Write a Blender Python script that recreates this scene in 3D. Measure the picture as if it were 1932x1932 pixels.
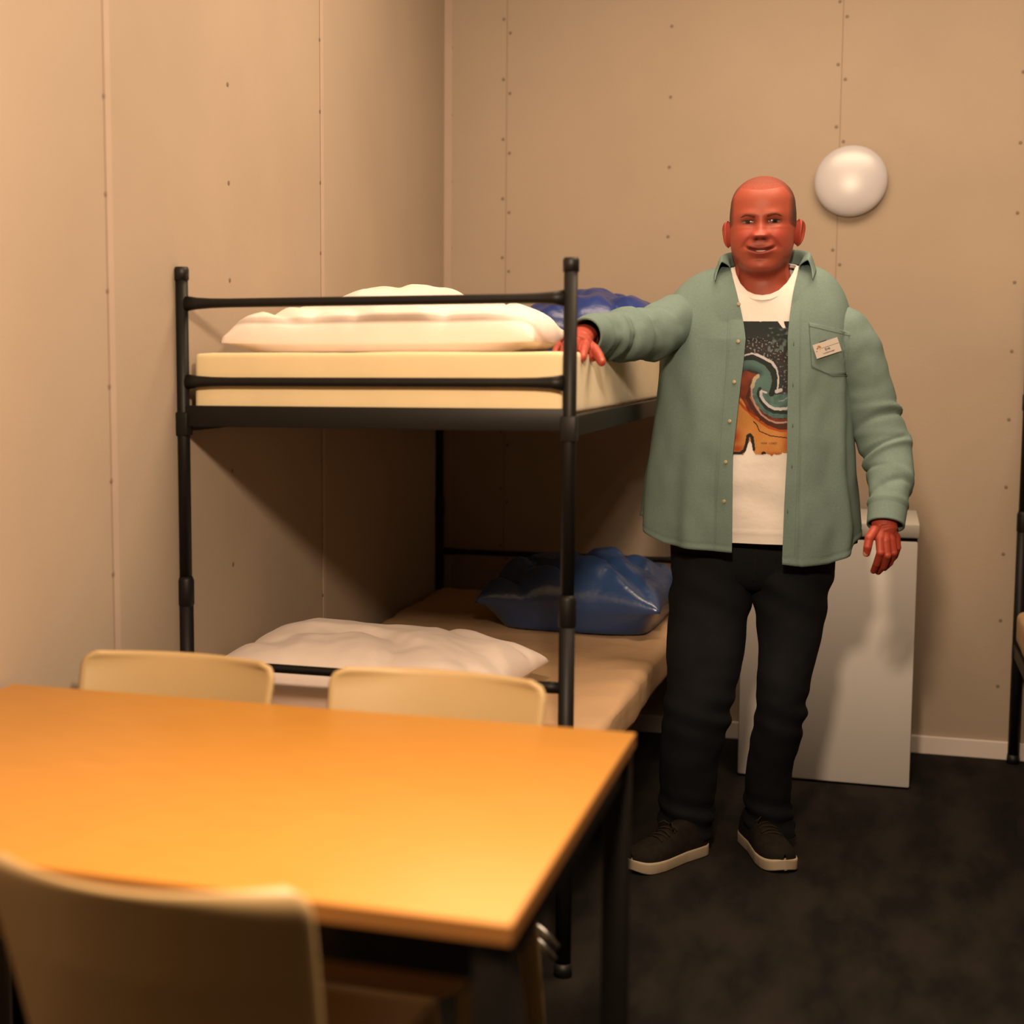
import bpy, bmesh, math, random
import numpy as np
from mathutils import Vector, Matrix, noise
from mathutils.bvhtree import BVHTree
random.seed(4)
for o in list(bpy.data.objects): bpy.data.objects.remove(o)
SC = bpy.context.scene
COL = SC.collection

# ------------------------------------------------------------------ camera
FPX, CX, CY = 2824.2, 687.0, 966.0
YAW, PIT, ROL, CAMH = -.3308, -.10293, -.0024, 1.36
_f = np.array([math.sin(YAW)*math.cos(PIT), math.cos(YAW)*math.cos(PIT), math.sin(PIT)])
_r = np.array([math.cos(YAW), -math.sin(YAW), 0.]); _u = np.cross(_r, _f)
_r, _u = math.cos(ROL)*_r + math.sin(ROL)*_u, -math.sin(ROL)*_r + math.cos(ROL)*_u
CAM = np.array([0., 0., CAMH])
def ray(x, y): return _f + _r*(x-CX)/FPX - _u*(y-CY)/FPX
def P(px, py, Y):
    d = ray(px, py); return CAM + d*Y/d[1]
cd = bpy.data.cameras.new('camera'); cam = bpy.data.objects.new('camera', cd); COL.objects.link(cam)
cam.matrix_world = Matrix(((_r[0], _u[0], -_f[0], 0), (_r[1], _u[1], -_f[1], 0), (_r[2], _u[2], -_f[2], CAMH), (0, 0, 0, 1)))
cd.sensor_width = 36; cd.lens = FPX/1932*36; cd.shift_x = (966-CX)/1932; cd.clip_start = .05
cd.dof.use_dof = True; cd.dof.focus_distance = 4.05; cd.dof.aperture_fstop = 2.0
SC.camera = cam

# ------------------------------------------------------------------ world, lights, exposure
W = bpy.data.worlds.new('world'); SC.world = W; W.use_nodes = True
W.node_tree.nodes['Background'].inputs[0].default_value = (.9, .75, .6, 1)
W.node_tree.nodes['Background'].inputs[1].default_value = .006
def lamp(name, kind, loc, power, color, **kw):
    d = bpy.data.lights.new(name, kind); d.energy = power; d.color = color
    for k, v in kw.items(): setattr(d, k, v)
    o = bpy.data.objects.new(name, d); COL.objects.link(o); o.location = loc; return o
lamp('main_lamp_light', 'POINT', (-.2, 1.25, 2.10), 235, (1, .73, .485), shadow_soft_size=.09)
a = lamp('overhead_fill_light', 'AREA', (-.05, 3.75, 3.1), 80, (1, .73, .485), shape='RECTANGLE', size=1.8, size_y=1.3)  # added fill to brighten the back wall from above, no fixture there
SC.view_settings.view_transform = 'Standard'; SC.view_settings.look = 'None'
SC.view_settings.exposure = 0; SC.view_settings.gamma = 1; SC.view_settings.use_curve_mapping = False

# ------------------------------------------------------------------ materials
ALB = .72
def mat(name, col, rough=.6, spec=.4, metal=0, var=0, vscale=8, bump=0, bscale=60, sheen=0, stretch=None, attr=None, sss=0, coat=0):
    col = tuple(c*ALB for c in col)
    m = bpy.data.materials.new(name); m.use_nodes = True
    nt = m.node_tree; b = nt.nodes['Principled BSDF']
    b.inputs['Base Color'].default_value = (*col, 1); b.inputs['Roughness'].default_value = rough
    b.inputs['Metallic'].default_value = metal; b.inputs['Specular IOR Level'].default_value = spec
    b.inputs['Sheen Weight'].default_value = sheen; b.inputs['Coat Weight'].default_value = coat
    if sss:
        b.inputs['Subsurface Weight'].default_value = sss; b.inputs['Subsurface Radius'].default_value = (.012, .004, .002); b.inputs['Subsurface Scale'].default_value = .6
    tc = nt.nodes.new('ShaderNodeTexCoord'); mp = nt.nodes.new('ShaderNodeMapping'); nt.links.new(tc.outputs['Object'], mp.inputs[0])
    if stretch: mp.inputs['Scale'].default_value = stretch
    src = None
    if attr:
        at = nt.nodes.new('ShaderNodeAttribute'); at.attribute_name = attr; src = at.outputs['Color']
        nt.links.new(src, b.inputs['Base Color'])
    if var:
        n = nt.nodes.new('ShaderNodeTexNoise'); n.inputs['Scale'].default_value = vscale; n.inputs['Detail'].default_value = 6
        nt.links.new(mp.outputs[0], n.inputs['Vector'])
        mr = nt.nodes.new('ShaderNodeMapRange'); mr.inputs['To Min'].default_value = 1-var; mr.inputs['To Max'].default_value = 1+var
        mr.inputs['From Min'].default_value = .25; mr.inputs['From Max'].default_value = .75
        nt.links.new(n.outputs['Fac'], mr.inputs['Value'])
        mx = nt.nodes.new('ShaderNodeVectorMath'); mx.operation = 'SCALE'
        if src: nt.links.new(src, mx.inputs[0])
        else: mx.inputs[0].default_value = col
        nt.links.new(mr.outputs[0], mx.inputs['Scale']); nt.links.new(mx.outputs[0], b.inputs['Base Color'])
    if bump:
        n = nt.nodes.new('ShaderNodeTexNoise'); n.inputs['Scale'].default_value = bscale; n.inputs['Detail'].default_value = 4
        nt.links.new(mp.outputs[0], n.inputs['Vector'])
        bp = nt.nodes.new('ShaderNodeBump'); bp.inputs['Strength'].default_value = 1; bp.inputs['Distance'].default_value = bump
        nt.links.new(n.outputs['Fac'], bp.inputs['Height']); nt.links.new(bp.outputs[0], b.inputs['Normal'])
    return m
M = {}
M['wall2'] = mat('wall_board_darkened_less_bounce', (.14, .11, .085), .75, .25)  # darkened copy of the wall colour for unseen walls, cuts bounce light
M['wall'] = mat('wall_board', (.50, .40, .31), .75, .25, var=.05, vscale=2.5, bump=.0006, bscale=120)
M['wall_strip'] = mat('wall_joint_strip', (.57, .44, .36), .7, .25, var=.04)
M['screw'] = mat('screw_head', (.26, .19, .15), .6, .3)
M['groove'] = mat('joint_groove', (.33, .24, .185), .8, .2)
M['ceiling'] = mat('ceiling_board', (.3, .27, .23), .8, .2, var=.03)
M['base'] = mat('white_baseboard', (.95, .84, .78), .5, .4, var=.03)
M['black'] = mat('black_powder_coat', (.009, .008, .007), .5, .25, var=.15, vscale=30)
M['cap'] = mat('black_plastic_cap', (.008, .008, .008), .5, .4)
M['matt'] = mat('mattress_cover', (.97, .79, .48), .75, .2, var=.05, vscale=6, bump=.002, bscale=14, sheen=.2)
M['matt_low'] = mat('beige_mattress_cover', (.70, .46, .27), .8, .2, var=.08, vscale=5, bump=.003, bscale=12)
M['white'] = mat('white_bedding', (1.16, 1.0, .92), .8, .2, var=.03, bump=.0015, bscale=30, sheen=.2)
M['blue'] = mat('blue_satin_bedding', (.018, .045, .23), .33, .6, var=.35, vscale=5, bump=.004, bscale=16)
M['blue2'] = mat('blue_shiny_sleeping_bag', (.03, .085, .26), .26, .9, var=.3, vscale=5, bump=.004, bscale=14)
M['chair'] = mat('cream_plastic', (.62, .43, .205), .42, .4, var=.03)
M['fridge'] = mat('white_enamel', (.80, .76, .73), .38, .4, var=.01)
M['fridge_top'] = mat('white_laminate_top', (.62, .6, .56), .45, .4, var=.02)
M['seal'] = mat('dark_rubber_seal', (.02, .02, .02), .8, .2)
M['opal'] = mat('opal_lamp_cover', (.68, .66, .72), .34, 1.0)
M['metal'] = mat('brushed_metal', (.5, .5, .5), .3, .5, metal=1)
M['shirt'] = mat('sage_green_cotton', (.19, .278, .258), .85, .2, var=.07, vscale=180, bump=.0006, bscale=500)
M['shirt_seam'] = mat('sage_green_stitching', (.12, .185, .17), .9, .15)
M['tshirt'] = mat('white_jersey', (.97, .91, .87), .85, .2, var=.02, bump=.0008, bscale=60)
M['print'] = mat('print_ink', (.5, .5, .5), .7, .25, attr='Col', var=.08, vscale=300)
M['skin'] = mat('skin', (.5, .12, .08), .5, .35, attr='Col', var=.05, vscale=60, bump=.0002, bscale=300, sss=.15)
M['hair'] = mat('buzzed_hair', (.08, .04, .02), .7, .25, attr='Col', var=.25, vscale=400, bump=.0006, bscale=900)
M['brow'] = mat('brown_eyebrow_hair', (.17, .045, .02), .8, .2, var=.3, vscale=300)
M['eye'] = mat('eyeball', (.5, .4, .35), .22, .4, attr='Col')
M['teeth'] = mat('teeth', (.85, .68, .55), .25, .5)
M['jeans'] = mat('dark_denim', (.0075, .0085, .0115), .85, .2, var=.4, vscale=9, bump=.0006, bscale=500)
M['shoe'] = mat('dark_brown_suede', (.016, .012, .008), .9, .15, var=.3, vscale=60, bump=.0008, bscale=300)
M['sole'] = mat('cream_rubber', (.52, .42, .30), .6, .3, var=.06, vscale=40)
M['lace'] = mat('brown_lace', (.035, .024, .017), .9, .1)
M['button'] = mat('cream_button', (.46, .38, .22), .35, .5)
M['badge'] = mat('white_badge_card', (.66, .60, .55), .4, .4)
M['ink'] = mat('brown_black_ink', (.07, .03, .02), .7, .2)
M['ink_orange'] = mat('orange_logo_ink', (.50, .24, .06), .6, .2)

def table_mat():
    m = mat('beech_laminate', (.62, .20, .03), .38, .35); nt = m.node_tree; b = nt.nodes['Principled BSDF']
    tc = nt.nodes.new('ShaderNodeTexCoord'); mp = nt.nodes.new('ShaderNodeMapping'); mp.inputs['Scale'].default_value = (3, 40, 40)
    n = nt.nodes.new('ShaderNodeTexNoise'); n.inputs['Scale'].default_value = 3; n.inputs['Detail'].default_value = 8
    cr = nt.nodes.new('ShaderNodeValToRGB'); cr.color_ramp.elements[0].position = .3; cr.color_ramp.elements[1].position = .7
    cr.color_ramp.elements[0].color = (.42, .185, .028, 1); cr.color_ramp.elements[1].color = (.48, .22, .038, 1)
    for a_, b_ in ((tc.outputs['Object'], mp.inputs[0]), (mp.outputs[0], n.inputs['Vector']), (n.outputs['Fac'], cr.inputs[0]), (cr.outputs[0], b.inputs['Base Color'])): nt.links.new(a_, b_)
    return m
M['table'] = table_mat()
M['table_edge'] = mat('beech_edge_band', (.5, .22, .06), .5, .3, var=.04)
def carpet_mat():
    m = mat('dark_carpet_tiles', (.02, .017, .013), .95, .1); nt = m.node_tree; b = nt.nodes['Principled BSDF']
    tc = nt.nodes.new('ShaderNodeTexCoord')
    def nz(sc, det, st):
        mp = nt.nodes.new('ShaderNodeMapping'); mp.inputs['Scale'].default_value = st; nt.links.new(tc.outputs['Object'], mp.inputs[0])
        n = nt.nodes.new('ShaderNodeTexNoise'); n.inputs['Scale'].default_value = sc; n.inputs['Detail'].default_value = det
        nt.links.new(mp.outputs[0], n.inputs['Vector']); return n
    n1 = nz(4, 5, (2.2, .8, 1)); n2 = nz(320, 2, (1, 1, 1))
    cr = nt.nodes.new('ShaderNodeValToRGB'); e = cr.color_ramp.elements
    e[0].position = .38; e[0].color = (.008, .0076, .0068, 1); e[1].position = .62; e[1].color = (.020, .0165, .0135, 1)
    nt.links.new(n1.outputs['Fac'], cr.inputs[0])
    mx = nt.nodes.new('ShaderNodeMix'); mx.data_type = 'RGBA'; mx.blend_type = 'MULTIPLY'; mx.inputs[0].default_value = .7
    c2 = nt.nodes.new('ShaderNodeValToRGB'); c2.color_ramp.elements[0].color = (.45, .45, .45, 1); c2.color_ramp.elements[1].color = (1.5, 1.5, 1.5, 1)
    nt.links.new(n2.outputs['Fac'], c2.inputs[0]); nt.links.new(cr.outputs[0], mx.inputs[6]); nt.links.new(c2.outputs[0], mx.inputs[7])
    nt.links.new(mx.outputs[2], b.inputs['Base Color'])
    bp = nt.nodes.new('ShaderNodeBump'); bp.inputs['Distance'].default_value = .003
    nt.links.new(n2.outputs['Fac'], bp.inputs['Height']); nt.links.new(bp.outputs[0], b.inputs['Normal'])
    return m
M['carpet'] = carpet_mat()

# ------------------------------------------------------------------ mesh helpers
class MB:
    """collects geometry (numpy verts, faces, material index)"""
    def __init__(s): s.v = []; s.f = []; s.mi = []; s.n = 0
    def add(s, V, F, mi=0):
        V = [tuple(map(float, p)) for p in V]
        s.v += V; s.f += [tuple(i+s.n for i in f) for f in F]; s.mi += [mi]*len(F); s.n += len(V); return s
    def box(s, x0, x1, y0, y1, z0, z1, mi=0, bev=0, seg=2):
        bm = bmesh.new(); bmesh.ops.create_cube(bm, size=1)
        for v in bm.verts: v.co = ((x0+x1)/2+v.co.x*(x1-x0), (y0+y1)/2+v.co.y*(y1-y0), (z0+z1)/2+v.co.z*(z1-z0))
        if bev: bmesh.ops.bevel(bm, geom=bm.edges[:]+bm.verts[:], offset=bev, segments=seg, affect='EDGES', profile=.5)
        bm.verts.index_update()
        s.add([v.co[:] for v in bm.verts], [[v.index for v in f.verts] for f in bm.faces], mi); bm.free(); return s
    def tube(s, pts, rad, seg=14, mi=0, flat=1.0, up=None, cap=True):
        pts = [Vector(p) for p in pts]; n = len(pts)
        if not hasattr(rad, '__len__'): rad = [rad]*n
        V = []; F = []; prev = None
        for i, p in enumerate(pts):
            t = (pts[min(i+1, n-1)]-pts[max(i-1, 0)]).normalized()
            if prev is None:
                a = Vector(up) if up else (Vector((0, 0, 1)) if abs(t.z) < .9 else Vector((1, 0, 0)))
                a = (a-t*a.dot(t)).normalized()
            else: a = (prev-t*prev.dot(t)).normalized()
            prev = a; b = t.cross(a)
            for k in range(seg):
                c = 2*math.pi*k/seg
                V.append(p+a*math.cos(c)*rad[i]*flat+b*math.sin(c)*rad[i])
        for i in range(n-1):
            for k in range(seg):
                k2 = (k+1) % seg
                F.append((i*seg+k, (i+1)*seg+k, (i+1)*seg+k2, i*seg+k2))
        if cap:
            F.append(tuple(range(seg))); F.append(tuple(reversed(range((n-1)*seg, n*seg))))
        return s.add(V, F, mi)
    def sphere(s, c, r, nu=20, nv=12, mi=0):
        r = r if hasattr(r, '__len__') else (r, r, r); V = []; F = []
        V.append((c[0], c[1], c[2]+r[2]))
        for j in range(1, nv):
            th = math.pi*j/nv
            for i in range(nu):
                ph = 2*math.pi*i/nu
                V.append((c[0]+r[0]*math.sin(th)*math.cos(ph), c[1]+r[1]*math.sin(th)*math.sin(ph), c[2]+r[2]*math.cos(th)))
        V.append((c[0], c[1], c[2]-r[2])); L = len(V)-1
        for i in range(nu):
            i2 = (i+1) % nu; F.append((0, 1+i, 1+i2)); F.append((L, L-nu+i2, L-nu+i))
            for j in range(nv-2): F.append((1+j*nu+i, 1+(j+1)*nu+i, 1+(j+1)*nu+i2, 1+j*nu+i2))
        return s.add(V, F, mi)
    def grid(s, G, mi=0, closed_u=False, flip=False):
        """G: rows x cols x 3"""
        G = np.asarray(G); r, c = G.shape[:2]; F = []
        for i in range(r-1):
            for j in range(c if closed_u else c-1):
                j2 = (j+1) % c; q = (i*c+j, i*c+j2, (i+1)*c+j2, (i+1)*c+j)
                F.append(q[::-1] if flip else q)
        return s.add(G.reshape(-1, 3), F, mi)
    def build(s, name, mats, parent=None, loc=None, smooth=True, angle=None):
        me = bpy.data.meshes.new(name)
        off = np.array(loc if loc is not None else (ROOT.get(parent.name if parent else None, (0, 0, 0))), float)
        V = np.array(s.v)-off
        me.from_pydata(V.tolist(), [], s.f); me.validate()
        for m in (mats if isinstance(mats, (list, tuple)) else [mats]): me.materials.append(m)
        if len(me.polygons) == len(s.mi): me.polygons.foreach_set('material_index', s.mi)
        me.polygons.foreach_set('use_smooth', [smooth]*len(me.polygons)); me.update()
        o = bpy.data.objects.new(name, me); COL.objects.link(o)
        if parent: o.parent = parent; ROOT[o.name] = tuple(off)
        else: o.location = off; ROOT[o.name] = tuple(off)
        if angle is not None:
            bm = bmesh.new(); bm.from_mesh(me)
            for e in bm.edges:
                if len(e.link_faces) == 2 and e.calc_face_angle(0) > math.radians(angle): e.smooth = False
            bm.to_mesh(me); bm.free()
        return o
ROOT = {}
def tag(o, label=None, cat=None, group=None, kind=None):
    for k, v in (('label', label), ('category', cat), ('group', group), ('kind', kind)):
        if v: o[k] = v
    return o
def empty(name, loc, label, cat, group=None, rz=0):
    o = bpy.data.objects.new(name, None); COL.objects.link(o); o.location = loc; o.rotation_euler[2] = rz
    ROOT[o.name] = tuple(loc); o.empty_display_size = .1
    return tag(o, label, cat, group)
def copy_tree(o, parent=None):
    c = o.copy(); COL.objects.link(c)
    if parent: c.parent = parent; c.matrix_parent_inverse = o.matrix_parent_inverse.copy()
    for ch in list(o.children): copy_tree(ch, c)
    return c
def mod_apply(o, setup):
    ms = setup(o); dg = bpy.context.evaluated_depsgraph_get(); dg.update()
    me = bpy.data.meshes.new_from_object(o.evaluated_get(dg)); old = o.data
    for m in list(o.modifiers): o.modifiers.remove(m)
    o.data = me; me.name = o.name
    me.polygons.foreach_set('use_smooth', [True]*len(me.polygons)); return o
def remeshed(mb, voxel, smooth=3, fac=.5):
    """voxel-weld a builder; returns verts, faces"""
    o = mb.build('tmp_remesh', M['skin'])
    def st(o):
        m = o.modifiers.new('r', 'REMESH'); m.mode = 'VOXEL'; m.voxel_size = voxel
        if smooth:
            m = o.modifiers.new('s', 'SMOOTH'); m.factor = fac; m.iterations = smooth
    mod_apply(o, st)
    me = o.data; n = len(me.vertices); V = np.zeros(n*3); me.vertices.foreach_get('co', V); V = V.reshape(-1, 3)
    F = [tuple(p.vertices) for p in me.polygons]
    bpy.data.objects.remove(o); return V, F
def fbm(p, oct=3):
    v = 0; a = 1; q = Vector(p)
    for _ in range(oct): v += a*noise.noise(q); a *= .5; q = q*2.03
    return v

# ------------------------------------------------------------------ room shell
XL, YW, XR, YF, ZC = -1.539, 5.396, 2.9, -2.2, 3.15
def struct(mb, name, mats, **k): return tag(mb.build(name, mats, **k), kind='structure')
struct(MB().box(XL-.2, XR+.2, YF-.2, YW+.2, -.1, 0), 'floor', M['carpet'], smooth=False)
struct(MB().box(XL-.2, XR+.2, YF-.2, YW+.2, ZC, ZC+.1), 'ceiling', M['ceiling'], smooth=False)
def screw_y(mb, x, z, r=.0058):      # on the back wall
    V = [(x, YW-.0018, z)]+[(x+r*math.cos(k*math.pi/5), YW-.0012, z+r*math.sin(k*math.pi/5)) for k in range(10)]
    mb.add(V, [(0, 1+(k+1) % 10, 1+k) for k in range(10)], 1)
def screw_x(mb, y, z, r=.0058):
    V = [(XL+.0018, y, z)]+[(XL+.0012, y+r*math.cos(k*math.pi/5), z+r*math.sin(k*math.pi/5)) for k in range(10)]
    mb.add(V, [(0, 1+k, 1+(k+1) % 10) for k in range(10)], 1)
wb = MB().box(XL-.1, XR+.1, YW, YW+.1, 0, ZC)
for x, z0, dz, pair in ((-1.305, 2.567, .2115, 1), (-.153, 2.54, .205, 1), (.999, 2.55, .21, 1), (-.72, 2.50, .24, 0), (.409, 2.50, .225, 0), (1.6, 2.5, .23, 0), (-1.512, 2.48, .24, 0)):
    k = 0
    while z0-k*dz > .15:
        if pair:
            screw_y(wb, x-.012, z0-k*dz); screw_y(wb, x+.012, z0-k*dz-.05)
        else: screw_y(wb, x, z0-k*dz)
        k += 1
for x in (-1.305, -.153, .999): wb.box(x-.0012, x+.0012, YW-.0006, YW+.001, .08, ZC, 2)
struct(wb, 'wall_back', [M['wall'], M['screw'], M['groove']], smooth=False)
wl = MB().box(XL-.1, XL, YF-.1, YW+.1, 0, ZC)
for y, dz, z0 in ((2.826, .2, 2.70), (4.10, .2, 2.66), (3.455, .238, 2.742), (1.55, .2, 2.66)):
    k = 0
    while z0-k*dz > .15: screw_x(wl, y, z0-k*dz); k += 1
for y in (2.826, 4.10, 1.55):
    wl.box(XL-.001, XL+.0016, y+.004, y+.028, .08, ZC, 3, bev=.0007, seg=1)
    wl.box(XL-.001, XL+.0006, y-.001, y+.002, .08, ZC, 2)
struct(wl, 'wall_left', [M['wall'], M['screw'], M['groove'], M['wall_strip']], smooth=False)
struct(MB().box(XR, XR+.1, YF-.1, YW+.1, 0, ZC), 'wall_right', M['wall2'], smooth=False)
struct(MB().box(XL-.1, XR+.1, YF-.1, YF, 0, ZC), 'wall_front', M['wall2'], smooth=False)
struct(MB().box(XL, XL+.03, YW-.004, YW, .08, ZC, bev=.001, seg=1), 'trim_1', M['wall_strip'], smooth=False)
struct(MB().box(XL, XR, YW-.014, YW, 0, .062, bev=.003), 'baseboard_back', M['base'], smooth=False)
struct(MB().box(XL, XL+.014, YF, YW, 0, .055, bev=.003), 'baseboard_left', M['base'], smooth=False)

# ------------------------------------------------------------------ wall lamp
lx, ly, lz = P(1605, 340, YW-.05); lr = .118
LR = empty('wall_lamp', (lx, YW, lz), 'round opal wall lamp, switched off, on the back wall beside the man\'s head', 'lamp')
mb = MB(); V = []; ns = 48; prof = [(0, 0), (lr*.9, 0), (lr*.9, -.022), (lr*.86, -.024), (0, -.024)]
def lathe(mb, prof, cx, cy, cz, ns=48, mi=0):
    G = [[(cx+r*math.cos(2*math.pi*k/ns), cy+y, cz+r*math.sin(2*math.pi*k/ns)) for k in range(ns)] for r, y in prof]
    mb.grid(G, mi, closed_u=True)
lathe(mb, prof, lx, YW, lz); mb.build('lamp_base', M['base'], LR)
mb = MB(); prof = [(.0001, -.064)]+[(lr*math.sin(t), -.024-.040*math.cos(t)**.9) for t in np.linspace(.08, math.pi/2-.02, 16)]+[(lr, -.022), (lr*.93, -.018)]
lathe(mb, prof, lx, YW, lz); mb.build('lamp_shade', M['opal'], LR)

# ------------------------------------------------------------------ bunk bed (local: x 0..W, y 0..L)
BW, BL = .905, 2.15
def make_bunk(label, loc, group=None):
    R0 = empty('bunk_bed', (0, 0, 0), label, 'bunk bed', group)
    def post(x, y, top):
        m = MB(); m.tube([(x, y, .02), (x, y, .80)], .0175); m.tube([(x, y, .80), (x, y, top)], .0150)
        m.tube([(x, y, .775), (x, y, .785), (x, y, .84), (x, y, .85)], [.0155, .0195, .0195, .0155])
        o = m.build('post', M['black'], R0)
        c = MB(); c.tube([(x, y, top-.03), (x, y, top-.005), (x, y, top)], [.0175, .0175, .014]); c.build('post_cap', M['cap'], o)
        c = MB(); c.tube([(x, y, 0), (x, y, .03)], [.021, .019]); c.build('foot_cap', M['cap'], o)
    for y in (0, BL):
        for x in (0, BW): post(x, y, 1.568)
    def rail(name, a, b, r, flare=1.7):
        a = Vector(a); b = Vector(b); pts = []; rr = []
        for t in (0, .03, .07, .12, .5, .88, .93, .97, 1): pts.append(a.lerp(b, t)); rr.append(r*(flare if t in (0, 1) else 1.3 if t in (.03, .97) else 1.08 if t in (.07, .93) else 1))
        MB().tube(pts, rr).build(name, M['black'], R0)
    for y in (0, BL):
        rail('end_rail', (.012, y, 1.484), (BW-.012, y, 1.484), .0105)
        rail('end_rail', (.012, y, 1.305), (BW-.012, y, 1.305), .0105)
        rail('end_rail', (.012, y, .645), (BW-.012, y, .645), .0105, 1.2)
    for z, nm in ((1.19, 'upper'), (.36, 'lower')):
        # angle-iron base frame, long sides + ends, with brackets to the posts
        for x in (0, BW): MB().box(x-.012, x+.012, .01, BL-.01, z, z+.045, bev=.003).build('side_rail', M['black'], R0, angle=30)
        for y in (0, BL): MB().box(.01, BW-.01, y-.012, y+.012, z+.012, z+.060, bev=.003).build('base_end_bar', M['black'], R0, angle=30)
        for x in (0, BW):
            for y in (0, BL): MB().box(x-.017, x+.017, y-.017, y+.017, z-.01, z+.045, bev=.004).build('corner_bracket', M['black'], R0, angle=30)
        sl = MB()
        for k in range(14):
            y = .08+k*(BL-.16)/13; sl.box(.005, BW-.005, y-.018, y+.018, z+.030, z+.0385, bev=.001)
        tag(sl.build('slats', M['black'], R0, smooth=False), None)
    R0.location = loc; return R0
bed = make_bunk('black metal bunk bed in the corner, the man leans a hand on it', (XL+.012, 3.156, 0))
bed2 = copy_tree(bed); bed2.location = (.462, 3.2, 0)
tag(bed2, 'black metal bunk bed cut off by the right edge, beyond the fridge')

def mattress(x0, x1, y0, y1, z0, z1, label, amp=.004, seed=0, group=None, rr=.028, bulge=0, crown=0, mt='matt'):
    """rounded soft slab"""
    bm = bmesh.new(); bmesh.ops.create_cube(bm, size=1)
    for v in bm.verts: v.co = ((x0+x1)/2+v.co.x*(x1-x0), (y0+y1)/2+v.co.y*(y1-y0), (z0+z1)/2+v.co.z*(z1-z0))
    bmesh.ops.bevel(bm, geom=bm.edges[:], offset=rr, segments=4, affect='EDGES', profile=.55)
    # slice
    for k in range(1, 45):
        y = y0+(y1-y0)*k/45; bmesh.ops.bisect_plane(bm, geom=bm.verts[:]+bm.edges[:]+bm.faces[:], plane_co=(0, y, 0), plane_no=(0, 1, 0))
    for k in range(1, 22):
        x = x0+(x1-x0)*k/22; bmesh.ops.bisect_plane(bm, geom=bm.verts[:]+bm.edges[:]+bm.faces[:], plane_co=(x, 0, 0), plane_no=(1, 0, 0))
    for k in range(1, 5):
        z = z0+(z1-z0)*k/5; bmesh.ops.bisect_plane(bm, geom=bm.verts[:]+bm.edges[:]+bm.faces[:], plane_co=(0, 0, z), plane_no=(0, 0, 1))
    bm.normal_update()
    for v in bm.verts:
        n = fbm(Vector((v.co.x*4+seed, v.co.y*3, v.co.z*2)), 3)
        n2 = abs(noise.noise(Vector((v.co.x*3+v.co.y*2.5+seed, v.co.y*9-v.co.x*3, v.co.z*1.5))))
        k = (v.co.z-z0)/(z1-z0)
        v.co += v.normal*(amp*n-amp*.9*(1-min(1, n2*5))*k)
        if bulge: v.co.x += bulge*max(0, (v.co.x-(x0+x1)/2)/(x1-x0)*2)**3
        if crown:
            u = abs(v.co.x-(x0+x1)/2)/(x1-x0)*2; v.co.z += crown*(1-u**4)*k
    m = MB(); bm.verts.index_update()
    m.add([v.co[:] for v in bm.verts], [[v.index for v in f.verts] for f in bm.faces]); bm.free()
    o = m.build('mattress', M[mt], loc=((x0+x1)/2, (y0+y1)/2, z0)); return tag(o, label, 'mattress', group)
bx, by = XL+.012, 3.156
mattress(bx+.02, bx+BW-.018, by+.0135, by+BL-.03, 1.231, 1.372, 'pale yellow mattress on the upper level of the corner bunk bed', amp=.002, seed=3, rr=.014)
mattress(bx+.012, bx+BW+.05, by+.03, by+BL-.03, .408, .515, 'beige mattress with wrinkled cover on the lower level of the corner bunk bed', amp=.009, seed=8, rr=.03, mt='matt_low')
mattress(.482, .462+BW-.02, 3.23, 3.2+BL-.03, 1.238, 1.37, 'upper mattress of the bunk bed at the right edge of the photo', seed=5)
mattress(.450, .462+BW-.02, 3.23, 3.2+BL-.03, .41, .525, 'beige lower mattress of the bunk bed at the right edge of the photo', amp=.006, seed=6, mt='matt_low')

# ------------------------------------------------------------------ cushions
def cushion(name, c, size, mat_, label, cat, rz=0, rx=0, amp=.02, fr=6, seed=0, pinch=.75, squash=0, group=None, flatbase=True, nu=90, nv=70, ridge=.0, ep=2.6, eq=.42, bf=.55):
    sx, sy, sz = (s/2 for s in size); m = MB(); rows = []
    def half(sgn):
        G = []
        for j in range(nv):
            v = -1+2*j/(nv-1); row = []
            for i in range(nu):
                u = -1+2*i/(nu-1)
                e = max(0, (1-abs(u)**ep))*max(0, (1-abs(v)**ep))
                h = e**eq
                # sides pull in between the corners
                x = u*sx*(1-.07*(1-v*v)*abs(u)**3*pinch*0 - .06*(1-abs(v)**2)*abs(u)); y = v*sy*(1-.06*(1-abs(u)**2)*abs(v))
                z = sgn*h*sz
                p = Vector((x*fr+seed*7.3, y*fr, sgn*1.7+seed))
                n = fbm(p, 3)
                q = Vector(((x*.8+y*.6)*fr*1.3+seed, (y-x*.3)*fr*.55, seed*2.2+sgn)); rg = 1-min(1, abs(noise.noise(q))*4)
                z += sgn*e**.35*(amp*n-ridge*rg)
                if flatbase and sgn < 0: z = -sz*bf*min(1, e*3)
                row.append((x, y, z))
            G.append(row)
        return np.array(G)
    A, B = half(1), half(-1)
    m.grid(A); m.grid(B, flip=True)
    V = np.array(m.v); cr, sr = math.cos(rx), math.sin(rx); y = V[:, 1]*cr-V[:, 2]*sr; z = V[:, 1]*sr+V[:, 2]*cr; V[:, 1] = y; V[:, 2] = z
    cz_, sz_ = math.cos(rz), math.sin(rz); x = V[:, 0]*cz_-V[:, 1]*sz_; y = V[:, 0]*sz_+V[:, 1]*cz_; V[:, 0] = x; V[:, 1] = y
    zmin = V[:, 2].min(); base = np.array([c[0], c[1], c[2]])
    V = V+base-np.array([0, 0, zmin]); m.v = [tuple(p) for p in V]
    o = m.build(name, mat_, loc=tuple(base))
    bm = bmesh.new(); bm.from_mesh(o.data); bmesh.ops.remove_doubles(bm, verts=bm.verts[:], dist=.0006); bm.to_mesh(o.data); bm.free()
    return tag(o, label, cat, group)
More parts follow.
